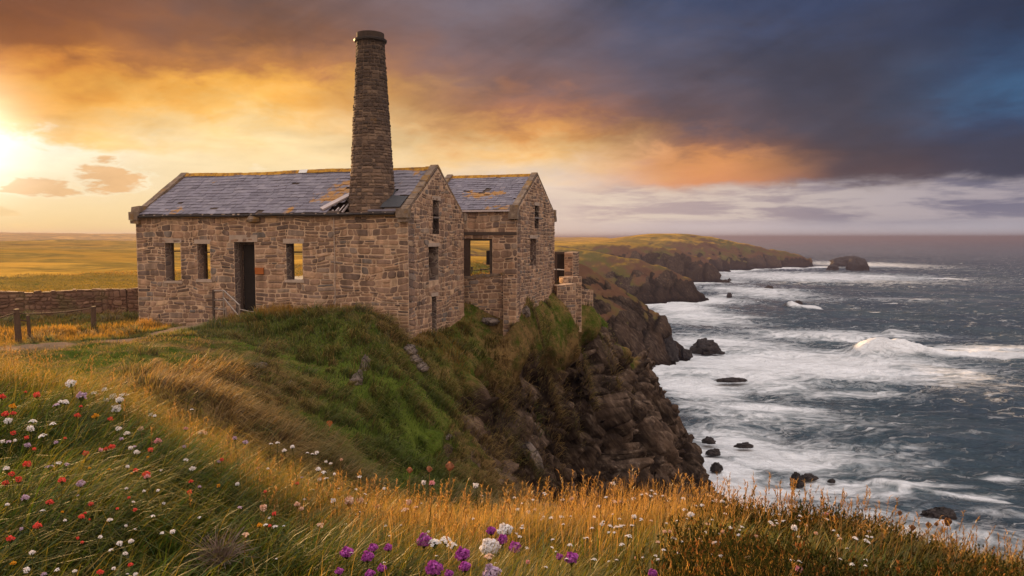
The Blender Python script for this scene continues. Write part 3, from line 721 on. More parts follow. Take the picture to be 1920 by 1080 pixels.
    foam *= 1 - 0.25 * sst(rr, 600, 1200)
    crest = np.clip(Z * fade, 0, 2)
    nr, na = X.shape
    idx = np.arange(nr * na).reshape(nr, na)
    q = np.stack([idx[:-1, :-1], idx[:-1, 1:], idx[1:, 1:], idx[1:, :-1]], -1).reshape(-1, 4)
    V = np.stack([X, Y, Z], -1).reshape(-1, 3)
    me = mesh_np('sea', V, q.ravel(), np.full(len(q), 4), {'foam': foam.ravel(), 'crest': crest.ravel()}, smooth=True)
    m, T, o = mat('sea_water'); P_ = T.pos(); fo = T.attr('foam'); cr = T.attr('crest')
    warp = T.vm('MULTIPLY', T.vm('SUBTRACT', T.noise(P_, 0.07, 4, 0.55, out=1), (0.5, 0.5, 0.5)), (16, 16, 0))
    Q = T.vm('ADD', P_, warp)
    f1 = T.noise(T.vm('MULTIPLY', Q, (0.10, 0.24, 0.1)), 1.0, 9, 0.66, 0.4)
    f2 = T.noise(T.vm('MULTIPLY', Q, (0.5, 1.1, 0.5)), 1.0, 8, 0.68, 0.5)
    web = T.sm(T.voro(T.vm('MULTIPLY', T.vm('ADD', Q, T.vm('MULTIPLY', T.noise(P_, 0.6, 4, 0.6, out=1), (3, 3, 0))), (0.20, 0.42, 0.2)), 1.0, 'DISTANCE_TO_EDGE'), 0.0, 0.22, 1, 0)
    tex = T.m('ADD', T.m('ADD', T.m('MULTIPLY', f1, 0.75), T.m('MULTIPLY', f2, 0.42)), T.m('MULTIPLY', web, 0.13))
    d = T.m('ADD', T.m('SUBTRACT', T.m('ADD', tex, T.m('MULTIPLY', fo, 0.78)), 0.90), T.m('MULTIPLY', cr, 0.05))
    cov = T.sm(d, -0.10, 0.40)
    solid = T.sm(fo, 0.95, 1.15)
    st = T.noise(T.vm('MULTIPLY', T.vm('ADD', Q, T.vm('MULTIPLY', T.noise(P_, 0.35, 3, 0.5, out=1), (4, 4, 0))), (0.16, 0.85, 0.2)), 1.0, 9, 0.7, 0.3)
    cov = T.m('MAXIMUM', cov, T.m('MULTIPLY', T.sm(T.m('ADD', st, T.m('MULTIPLY', fo, 0.12)), 0.555, 0.69), 0.8))
    cov = T.m('MAXIMUM', cov, solid)
    deep = T.mix(T.sm(T.noise(P_, 0.03, 4, 0.5), 0.35, 0.65), (0.034, 0.060, 0.084), (0.050, 0.084, 0.104))
    green = T.mix(T.sm(fo, 0.15, 0.9, 0, 0.8), deep, (0.10, 0.165, 0.18))
    col = T.mix(cov, green, T.mix(f2, (0.72, 0.75, 0.78), (0.94, 0.95, 0.96)))
    h = T.m('ADD', T.noise(T.vm('MULTIPLY', Q, (0.55, 1.25, 0.5)), 1.0, 7, 0.62), T.m('MULTIPLY', cov, 0.3))
    bn = T.bump(h, 1.0, 1.1)
    b = principled(T, o, col, T.m('ADD', 0.14, T.m('MULTIPLY', cov, 0.7)), bn, spec=0.5)
    b.inputs['IOR'].default_value = 1.33
    ob = link('sea', me, m); ob['kind'] = 'structure'
build_sea()
# ------------------------------------------------------------------ masonry builders
def clip_poly(poly, a, b, c):
    """keep a*u + b*v <= c"""
    out = []
    for i in range(len(poly)):
        p, q = poly[i], poly[(i + 1) % len(poly)]
        dp, dq = a * p[0] + b * p[1] - c, a * q[0] + b * q[1] - c
        if dp <= 1e-9: out.append(p)
        if (dp < -1e-9 and dq > 1e-9) or (dp > 1e-9 and dq < -1e-9):
            t = dp / (dp - dq); out.append((p[0] + t * (q[0] - p[0]), p[1] + t * (q[1] - p[1])))
    return out
def slab_wall(mb, Pf, u0, u1, v0, v1, th, openings=(), gable=None, mi_f=0, mi_o=1, extra=()):
    """a wall with real openings: outer face, inner face and jambs. gable = (um, vapex) above v1"""
    us = sorted({u0, u1, *[o[0] for o in openings], *[o[1] for o in openings], *([gable[0]] if gable else [])})
    vt = gable[1] if gable else v1
    vs = sorted({v0, v1, vt, *[o[2] for o in openings], *[o[3] for o in openings]})
    us = [u for u in us if u0 <= u <= u1]; vs = [v for v in vs if v0 <= v <= vt]
    for i in range(len(us) - 1):
        for j in range(len(vs) - 1):
            a, b, c, d = us[i], us[i + 1], vs[j], vs[j + 1]
            um, vm = (a + b) / 2, (c + d) / 2
            if any(o[0] < um < o[1] and o[2] < vm < o[3] for o in openings): continue
            poly = [(a, c), (b, c), (b, d), (a, d)]
            if gable:
                gm, ga = gable; k = (ga - v1) / (gm - u0); k2 = (ga - v1) / (u1 - gm)
                poly = clip_poly(poly, -k, 1, v1 - k * u0)
                if len(poly) >= 3: poly = clip_poly(poly, k2, 1, v1 + k2 * u1)
            if len(poly) < 3: continue
            n = len(poly)
            mb.add([Pf(u, v, 0) for u, v in poly], [tuple(range(n))], mi_f)
            mb.add([Pf(u, v, -th) for u, v in poly], [tuple(range(n))[::-1]], mi_o)
    for o in openings:
        a, b, c, d = max(o[0], u0), min(o[1], u1), o[2], o[3]
        q = [(a, c), (b, c), (b, d), (a, d)]
        for k in range(4):
            p, r = q[k], q[(k + 1) % 4]
            mb.add([Pf(*p, 0), Pf(*r, 0), Pf(*r, -th), Pf(*p, -th)], [(0, 1, 2, 3)], mi_o)
    ol = [(u0, v0), (u1, v0), (u1, v1)] + ([gable] if gable else []) + [(u0, v1)]
    for k in range(len(ol)):
        p, r = ol[k], ol[(k + 1) % len(ol)]
        mb.add([Pf(*p, 0), Pf(*r, 0), Pf(*r, -th), Pf(*p, -th)], [(0, 1, 2, 3)], mi_o)
def rubble(mb, Pf, u0, u1, v0, v1, rng, openings=(), clip=None, h=(0.13, 0.27), w=(0.2, 0.62), gap=0.03, relief=0.028, mi=2, quoin=None, wob=0.06, seed=0, vfun=None):
    """irregular coursed stones standing a little proud of the mortar"""
    def wv(u, v):
        return (wob * float(2 * _n2(u * 1.3, v * 2.2, seed + 1) - 1), wob * float(2 * _n2(u * 1.1, v * 1.9, seed + 2) - 1))
    v = v0; row = 0
    while v < v1 - 0.05:
        hh = rng.uniform(*h)
        if vfun: hh *= vfun(v)
        if v + hh > v1 - 0.08: hh = v1 - v
        vm = v + hh / 2
        iv = [(u0, u1)]
        if clip:
            a, b = clip(v + hh * 0.85); iv = [(a, b)] if b - a > 0.12 else []
        for o in openings:
            if v + hh > o[2] + 0.04 and v < o[3] - 0.04:
                nv = []
                for a, b in iv:
                    if o[1] <= a or o[0] >= b: nv.append((a, b)); continue
                    if o[0] - a > 0.06: nv.append((a, o[0]))
                    if b - o[1] > 0.06: nv.append((o[1], b))
                iv = nv
        for a, b in iv:
            u = a
            while u < b - 0.02:
                ww = rng.uniform(*w)
                if rng.random() < 0.25: ww *= 0.55
                at_end = (u == a)
                if quoin and (at_end or u + ww > b - 0.3) and (abs(u - u0) < 1e-6 or abs(b - u1) < 1e-6):
                    ww = (0.64 if row % 2 else 0.40) if at_end else ww
                if u + ww > b - 0.12: ww = b - u
                parts = [(v, v + hh)]
                if hh > 0.19 and rng.random() < 0.22:
                    s = v + hh * rng.uniform(0.38, 0.62); parts = [(v, s), (s, v + hh)]
                for va, vb in parts:
                    g = gap / 2
                    c4 = [(u + g, va + g), (u + ww - g, va + g), (u + ww - g, vb - g), (u + g, vb - g)]
                    cc = []
                    for (x, y) in c4:
                        dx, dy = wv(x, y)
                        if abs(x - a) < 0.06 or abs(x - b) < 0.06: dx = 0
                        cc.append((x + dx + rng.uniform(-.008, .008), y + dy + rng.uniform(-.008, .008)))
                    ch = min(ww, vb - va) * rng.uniform(0.10, 0.30)
                    ring = []
                    for i in range(4):
                        p, q, r = cc[i - 1], cc[i], cc[(i + 1) % 4]
                        for s_ in (p, r):
                            L = math.hypot(s_[0] - q[0], s_[1] - q[1]) + 1e-6; k = min(0.42, ch * rng.uniform(0.6, 1.3) / L)
                            ring.append((q[0] + (s_[0] - q[0]) * k, q[1] + (s_[1] - q[1]) * k))
                    cx = sum(p[0] for p in ring) / 8; cy = sum(p[1] for p in ring) / 8
                    hgt = relief * rng.uniform(0.35, 1.35); t = rng.random()
                    ins = 1 - min(0.3, 0.016 / max(0.05, min(ww, vb - va) / 2))
                    tl, tl2 = rng.uniform(-.3, .3), rng.uniform(-.3, .3)
                    vs = [Pf(x, y, -0.004) for x, y in ring]
                    vs += [Pf(cx + (x - cx) * ins, cy + (y - cy) * ins, hgt * (1 + tl * (x - cx) / ww + tl2 * (y - cy) / hh)) for x, y in ring]
                    vs.append(Pf(cx, cy, hgt * 1.22))
                    fs = [(i, (i + 1) % 8, 8 + (i + 1) % 8, 8 + i) for i in range(8)] + [(8 + i, 8 + (i + 1) % 8, 16) for i in range(8)]
                    mb.add(vs, fs, mi, t)
                u += ww
        v += hh; row += 1
def _hs(i, j, s):
    n = (i * 374761393 + j * 668265263 + s * 1274126177) & 0xFFFFFFFF
    n = ((n ^ (n >> 13)) * 1274126177) & 0xFFFFFFFF
    return ((n ^ (n >> 16)) & 0xFFFF) / 65535.0
def _n2(x, y, s):
    i, j = math.floor(x), math.floor(y); fx, fy = x - i, y - j
    fx = fx * fx * (3 - 2 * fx); fy = fy * fy * (3 - 2 * fy)
    return (_hs(i, j, s) * (1 - fx) + _hs(i + 1, j, s) * fx) * (1 - fy) + (_hs(i, j + 1, s) * (1 - fx) + _hs(i + 1, j + 1, s) * fx) * fy
def slates(mb, Pf, u0, u1, s0, s1, rng, holes=(), row=0.27, w=(0.26, 0.46), mi=0, sag=None):
    s = s0; r = 0; pat = []
    while s < s1 - 0.02:
        u = u0 - rng.uniform(0, 0.25)
        while u < u1:
            ww = rng.uniform(*w); a, b = max(u, u0), min(u + ww, u1); u += ww
            if b - a < 0.04: continue
            um, sm_ = (a + b) / 2, s + row / 2
            if any(h(um, sm_) for h in holes): continue
            if rng.random() < 0.012: continue
            L = min(row * 1.5, s1 + 0.05 - s); j = rng.uniform(-0.02, 0.02); lift = 0.034 + rng.uniform(-.006, .012); tw = rng.uniform(-.007, .007)
            sg = (lambda u_, s_: 0) if sag is None else sag
            g = 0.006
            top = [(a + g, s + j, lift + tw), (b - g, s + j + rng.uniform(-.012, .012), lift - tw), (b - g, s + L, 0.012), (a + g, s + L, 0.012)]
            vs = [Pf(x, y, n + sg(x, y)) for x, y, n in top] + [Pf(x, y, n - 0.014 + sg(x, y)) for x, y, n in top]
            mb.add(vs, [(0, 1, 2, 3), (0, 4, 5, 1), (1, 5, 6, 2), (0, 3, 7, 4)], mi, rng.random())
        s += row * rng.uniform(0.94, 1.06); r += 1
def lichen_attr(ob, spots):
    me = ob.data; n = len(me.vertices); co = np.empty(n * 3, np.float32); me.vertices.foreach_get('co', co); co = co.reshape(-1, 3)
    v = np.zeros(n, np.float32)
    for x, y, z, r in spots: v = np.maximum(v, np.exp(-(((co[:, 0] - x) ** 2 + (co[:, 1] - y) ** 2 + (co[:, 2] - z) ** 2) / (r * r))))
    a = me.attributes.new('lichen', 'FLOAT', 'POINT'); a.data.foreach_set('value', v)

TH = rad(18)
MW = lambda: [M['mortar'], M['masonry'], M['stone']]
def coping_run(name, root, p, q, n, rng, w=0.36, h=0.13):
    """coping stones laid end to end from p to q"""
    mb = MB(); p = Vector(p); q = Vector(q)
    for i in range(n):
        a = p.lerp(q, i / n + 0.004); b = p.lerp(q, (i + 1) / n - 0.004)
        mb.bar(a + Vector((0, 0, rng.uniform(-.012, .012))), b + Vector((0, 0, rng.uniform(-.012, .012))), w * rng.uniform(0.94, 1.05), h * rng.uniform(0.85, 1.15), 0, rng.random(), up=(0, 0, 1))
    return mb.build(name, [M['coping']], root)

def engine_house():
    rng = random.Random(11)
    ZB = 25 - 4.1
    root = empty('engine_house', (-4.16, 30.0, ZB), -TH, 'long roofless-windowed stone engine house with tall round chimney rising through its slate roof', 'building')
    root['label'] = 'long stone engine house with a slate roof and tall tapering chimney on the cliff top'
    L, W, EV, AP, TK = 13.7, 6.0, 5.08, 7.10, 0.55
    o = 4.1
    fo = [(-12.09, -11.24, o - 1.98, o - 0.24), (-10.33, -9.64, o - 1.88, o - 0.28), (-8.36, -7.31, o - 3.55, o - 0.19), (-5.72, -4.92, o - 1.82, o - 0.24)]
    go = [(2.42, 3.08, o + 0.14, o + 1.62), (1.95, 3.0, o - 1.86, o - 0.39), (2.25, 2.76, o - 4.6, o - 2.55)]
    # --- walls
    mb = MB()
    Pf = lambda u, v, n: (u, -n, v)
    slab_wall(mb, Pf, -L, 0, -2.2, EV, TK, fo)
    rubble(mb, Pf, -L, 0, -1.6, EV - 0.02, rng, fo, quoin=True, seed=3, h=(0.10, 0.30), w=(0.16, 0.78), wob=0.12, gap=0.030)
    mb.build('front_wall', MW(), root)
    mb = MB()
    Pg = lambda u, v, n: (n, u, v)
    Pgb = lambda u, v, n: (n - 0.0, u, v)
    slab_wall(mb, lambda u, v, n: (n, u, v), TK, W, -2.2, EV, TK, go[1:2] + go[2:] + [(go[0][0], go[0][1], go[0][2], EV)])
    slab_wall(mb, lambda u, v, n: (n, u, v), 0, W, EV, EV, TK, [(go[0][0], go[0][1], EV - 1, go[0][3])], (W / 2, AP))
    kk = (AP - EV) / (W / 2)
    rubble(mb, Pg, 0, W, -1.6, AP - 0.1, rng, go, clip=lambda v: (0, W) if v < EV else ((v - EV) / kk, W - (v - EV) / kk), quoin=True, seed=9, h=(0.11, 0.30), w=(0.16, 0.55), wob=0.13, gap=0.030)
    mb.build('gable_wall', MW(), root)
    mb = MB()
    slab_wall(mb, lambda u, v, n: (u, W + n, v), -L, -TK, -2.2, EV, TK, [(-10.0, -8.3, o - 2.3, o - 0.1)], None, 1, 1)
    mb.build('rear_wall', MW(), root)
    mb = MB()
    slab_wall(mb, lambda u, v, n: (-L - n, u, v), TK, W - TK, -2.2, EV, TK, [(1.7, 3.35, o - 2.35, o + 0.05), (4.0, 5.35, o - 2.35, o + 0.05)], None, 1, 1)
    slab_wall(mb, lambda u, v, n: (-L - n, u, v), 0, W, EV, EV, TK, [], (W / 2, AP), 1, 1)
    mb.build('end_wall', MW(), root)
    mb = MB(); mb.box((-L + TK, TK, -0.5), (-TK, W - TK, 0.42)); mb.build('floor', [M['earth_floor']], root)
    # --- lintels and sills, one stone each
    for (a, b, c, d), nm in ((fo[0], 'lintel'), (fo[1], 'lintel'), (fo[2], 'lintel'), (fo[3], 'lintel')):
        wd = 0.12 if b - a < 0.9 else 0.22
        mb = MB(); mb.box((a - wd, -0.035, d - 0.012), (b + wd * 0.8, 0.3, d + (0.19 if b - a < 0.9 else 0.30)), jit=0.012, rng=rng); mb.build(nm, [M['lintel_stone']], root)
        if c > 1.0:
            mb = MB(); mb.box((a - 0.08, -0.05, c - 0.10), (b + 0.08, 0.35, c + 0.012), jit=0.01, rng=rng); mb.build('sill', [M['lintel_stone']], root)
    for a, b, c, d in go:
        mb = MB(); mb.box((-0.3, a - 0.12, d - 0.01), (0.032, b + 0.12, d + 0.16), jit=0.01, rng=rng); mb.build('lintel', [M['lintel_stone']], root)
    mb = MB(); mb.bar((0.0, go[0][0], o + 0.86), (0.0, go[0][1], o + 0.86), 0.1, 0.07); mb.build('window_bar', [M['rail_metal']], root)
    # black panel added to paint the dark interior, window frames left in the openings
    a, b, c, d = fo[2]
    mb = MB(); mb.box((a + 0.02, 0.36, c), (a + 0.10, 0.42, d)); mb.box((b - 0.1, 0.36, c), (b - 0.02, 0.42, d)); mb.box((a + 0.1, 0.36, d - 0.1), (b - 0.1, 0.42, d)); mb.build('door_frame', [M['old_timber']], root)
    mb = MB(); mb.box((a + 0.11, 0.47, c), (b - 0.11, 0.53, d - 0.12)); mb.build('door', [M['black_door']], root)
    for a, b, c, d in (fo[0], fo[1], fo[3]):
        mb = MB(); mb.box((a + 0.005, 0.40, c + .012), (a + 0.075, 0.47, d - .012)); mb.box((b - 0.06, 0.40, c + .012), (b - 0.005, 0.47, d - .012)); mb.box((a + .075, 0.40, d - 0.42), (b - .06, 0.46, d - 0.36)); mb.build('window_frame', [M['old_timber']], root)
    # --- roof
    RUN = math.hypot(W / 2 + 0.16, AP - EV); c_, s_ = (W / 2 + 0.16) / RUN, (AP - EV) / RUN
    def roof_f(u, s, n): return (u, -0.16 + s * c_ - n * s_, EV + 0.03 + s * s_ + n * c_)
    def roof_b(u, s, n): return (u, W + 0.16 - s * c_ + n * s_, EV + 0.03 + s * s_ + n * c_)
    x0, x1 = -L + 0.36, -0.36
    CX, CY, CR_ = -2.1, 0.95, 0.97
    hole = (-3.75, -3.06, 0.16, 1.02)
    mb = MB()
    slab_wall(mb, lambda u, v, n: roof_f(u, v, n), x0, x1, 0.0, RUN, 0.07, [hole, (-3.06, -1.1, -0.01, 2.1)], None, 1, 1)
    slab_wall(mb, lambda u, v, n: roof_b(u, v, n), x0, x1, 0.0, RUN, 0.07, [], None, 1, 1)
    tri = lambda u, s: hole[0] < u < -1.2 and s < 1.15 and (u - hole[0]) > (s - 0.1) * 0.66
    stk = lambda u, s: (u - CX) ** 2 + (-0.16 + s * c_ - CY) ** 2 < (CR_ + 0.05) ** 2
    patch = lambda u, s: -1.35 < u < -0.4 and s < 1.25
    sag = lambda u, s: -0.05 * math.sin(math.pi * s / RUN) * (0.6 + 0.4 * math.sin(u * 0.9)) + 0.02 * math.sin(u * 2.3 + s)
    slates(mb, roof_f, x0, x1, 0.0, RUN - 0.1, rng, [tri, stk, patch], mi=0, sag=lambda u, s: 0.012 * math.sin(u * 2.3 + s * 1.7))
    slates(mb, roof_b, x0, x1, 0.0, RUN - 0.1, rng, [], row=0.4, w=(0.5, 0.9), mi=0)
    roof = mb.build('roof', [M['slate'], M['old_timber']], root)
    lichen_attr(roof, [(-4.2, 0.9, 5.9, 0.75), (-3.9, 1.9, 6.5, 0.55), (-11.6, 0.1, 5.2, 0.4), (-0.7, 2.7, 7.0, 0.35), (-3.6, 1.2, 6.1, 0.4), (-5.5, 0.0, 5.1, 0.4)])
    mb = MB()
    x = x0 - 0.1
    while x < x1 + 0.1:
        e = min(x + rng.uniform(0.42, 0.5), x1 + 0.12); dz = 0.03 * math.sin(x * 0.8) + rng.uniform(-.008, .008)
        mb.add([(x, W / 2 - 0.22, AP - 0.06 + dz), (e - .01, W / 2 - 0.22, AP - 0.06 + dz), (e - .01, W / 2 - 0.1, AP + 0.10 + dz), (x, W / 2 - 0.1, AP + 0.10 + dz), (e - .01, W / 2 + 0.1, AP + 0.10 + dz), (x, W / 2 + 0.1, AP + 0.10 + dz), (e - .01, W / 2 + 0.22, AP - 0.06 + dz), (x, W / 2 + 0.22, AP - 0.06 + dz)],
               [(0, 1, 2, 3), (3, 2, 4, 5), (5, 4, 6, 7), (0, 3, 5, 7), (1, 6, 4, 2)], 1 if -7.0 < x < -6.6 else 0, rng.random())
        x = e
    mb.build('ridge_tiles', [M['ridge'], M['white_flash']], roof)
    # lead apron and slipped sheets beside the stack
    mb = MB()
    pts = [(-1.30, 0.34), (-0.42, 0.34), (-0.40, 1.20), (-0.72, 1.22), (-1.08, 1.30), (-1.16, 1.75), (-1.28, 1.85), (-1.32, 1.2)]
    n = len(pts); mb.add([roof_f(u, s, 0.05) for u, s in pts] + [roof_f(u, s, 0.02) for u, s in pts], [tuple(range(n))] + [(i, (i + 1) % n, n + (i + 1) % n, n + i) for i in range(n)])
    mb.build('lead_apron', [M['dark_slab']], roof)
    mb = MB(); mb.box((-1.75, -0.12, EV + 0.06), (-0.45, 0.12, EV + 0.15), jit=0.015, rng=rng); mb.build('slipped_slate', [M['slate']], roof)
    lichen_attr(bpy.data.objects['slipped_slate'], [(0, 0, 0, 0.1)])
    mb = MB(); a = Vector(roof_f(-3.93, 0.18, 0.08)); b = Vector(roof_f(-3.02, 1.52, 0.10)); mb.bar(a, b, 0.24, 0.07, up=(0.0, -0.6, 0.8)); mb.build('barge_board', [M['pale_board']], roof)
    mb = MB()
    for k in range(4):
        u = -3.55 + k * 0.17; mb.bar(roof_f(u, 0.2, -0.12), roof_f(u, 0.2 + 0.2 * (k + 1), -0.12), 0.05, 0.07)
    mb.build('rafter_ends', [M['pale_board']], roof)
    mb = MB(); mb.box((-1.22, -0.02, 6.28), (-1.05, 0.1, 6.38), jit=0.02, rng=rng)
    # --- eaves course, gutter, kneelers, corbel
    mb = MB(); x = -L - 0.1
    while x < -0.3:
        e = min(x + rng.uniform(0.6, 1.2), -0.25); mb.box((x, -0.13, EV - 0.13), (e - 0.01, 0.05, EV - 0.02), 0, rng.random(), jit=0.008, rng=rng); x = e
    mb.build('eaves_course', [M['coping']], root)
    mb = MB(); mb.tube([(x, -0.20 + 0.01 * math.sin(x * 3), EV - 0.04 - 0.015 * math.sin(x * 1.3)) for x in np.linspace(-L - 0.15, -0.5, 30)], 0.055, 6); mb.build('gutter', [M['iron_dark']], root)
    x = -L + 0.2
    while x < -0.6:
        mb = MB(); mb.box((x, -0.235, EV - 0.05), (x + rng.uniform(0.04, 0.12), -0.15, EV + 0.025), 0, rng.random(), jit=0.01, rng=rng); x += rng.uniform(0.25, 0.7)
        mb.build('eaves_bracket', [M['lintel_stone']], root)
    cz = 0.05
    coping_run('coping', root, (-0.17, -0.12, EV + 0.02), (-0.17, W / 2, AP + 0.13), 8, rng, 0.32, 0.11)
    coping_run('coping', root, (-0.17, W / 2, AP + 0.13), (-0.17, W + 0.12, EV + 0.02), 8, rng, 0.32, 0.11)
    coping_run('coping', root, (-L + 0.17, -0.12, EV + 0.06), (-L + 0.17, W / 2, AP + 0.13), 8, rng, 0.34, 0.12)
    coping_run('coping', root, (-L + 0.17, W / 2, AP + 0.13), (-L + 0.17, W + 0.12, EV + 0.02), 8, rng, 0.34, 0.12)
    for xx, yy in ((-0.17, -0.12), (-0.17, W + 0.1), (-L + 0.12, -0.14)):
        mb = MB(); mb.box((xx - 0.24, yy - 0.16, EV - 0.20), (xx + 0.24, yy + 0.24, EV + 0.16), 0, 0.3, jit=0.02, rng=rng); mb.box((xx - 0.2, yy - 0.1, EV - 0.36), (xx + 0.2, yy + 0.2, EV - 0.20), 0, 0.5, jit=0.015, rng=rng); mb.build('kneeler', [M['coping']], root)
    mb = MB(); mb.box((-L - 0.10, -0.16, EV + 0.16), (-L + 0.42, 0.42, EV + 0.42), 0, 0.6, jit=0.03, rng=rng); mb.build('kneeler', [M['coping']], root)
    mb = MB(); mb.tube([(-7.45, -0.30, EV - 0.25), (-7.30, -0.26, EV - 0.22), (-7.05, 0.0, EV - 0.2)], [0.06, 0.17, 0.15], 8, 0, 0.9); mb.build('corbel', [M['coping']], root)
    mb = MB(); mb.tube([(-3.35, -0.07, EV - 0.1), (-3.33, -0.07, 3.0), (-3.35, -0.07, 0.6)], 0.022, 5); mb.build('downpipe', [M['lintel_stone']], root)
    # --- the stack
    prof = [(4.7, 0.985), (5.4, 0.955), (6.2, 0.90), (6.9, 0.855), (8.5, 0.77), (10.2, 0.665), (12.0, 0.555), (12.2, 0.55)]
    pz = [p[0] for p in prof]; pr = [p[1] for p in prof]
    def Pc(u, v, n):
        r = float(np.interp(v, pz, pr)) + n; a = u
        return (CX + math.sin(a) * r, CY - math.cos(a) * r, v)
    mb = MB(); seg = 40
    zs = np.linspace(4.7, 12.2, 24)
    vs = [Pc(2 * math.pi * k / seg, z, 0) for z in zs for k in range(seg)]
    mb.add(vs, [(i * seg + k, i * seg + (k + 1) % seg, (i + 1) * seg + (k + 1) % seg, (i + 1) * seg + k) for i in range(len(zs) - 1) for k in range(seg)], 0)
    zz = 4.72
    class AR:  # course widths in radians
        pass
    rubble(mb, Pc, 0, 2 * math.pi, 4.72, 12.18, rng, h=(0.09, 0.18), w=(0.2, 0.6), gap=0.016, relief=0.030, wob=0.016, seed=21)
    ch = mb.build('chimney', [M['sooty_mortar'], M['masonry'], M['chimney_stone']], root)
    mb = MB()
    def ring(z0, r0, z1, r1, t, mi=0): 
        vs = [(CX + math.sin(2 * math.pi * k / seg) * r, CY - math.cos(2 * math.pi * k / seg) * r, z) for z, r in ((z0, r0), (z1, r1)) for k in range(seg)]
        mb.add(vs, [(k, (k + 1) % seg, seg + (k + 1) % seg, seg + k) for k in range(seg)], mi, t)
    ring(12.12, 0.56, 12.16, 0.665, 0.2); ring(12.16, 0.665, 12.24, 0.68, 0.3); ring(12.24, 0.68, 12.27, 0.60, 0.3)
    mb.build('chimney_flange', [M['iron_dark']], ch)
    mb = MB()
    ring(12.2, 0.575, 12.5, 0.565, 0.4); ring(12.5, 0.565, 12.52, 0.45, 0.4); ring(12.52, 0.45, 11.9, 0.42, 0.2); ring(11.9, 0.42, 11.9, 0.01, 0.2)
    mb.build('chimney_cap', [M['chimney_stone']], ch)
    return root
engine_house()

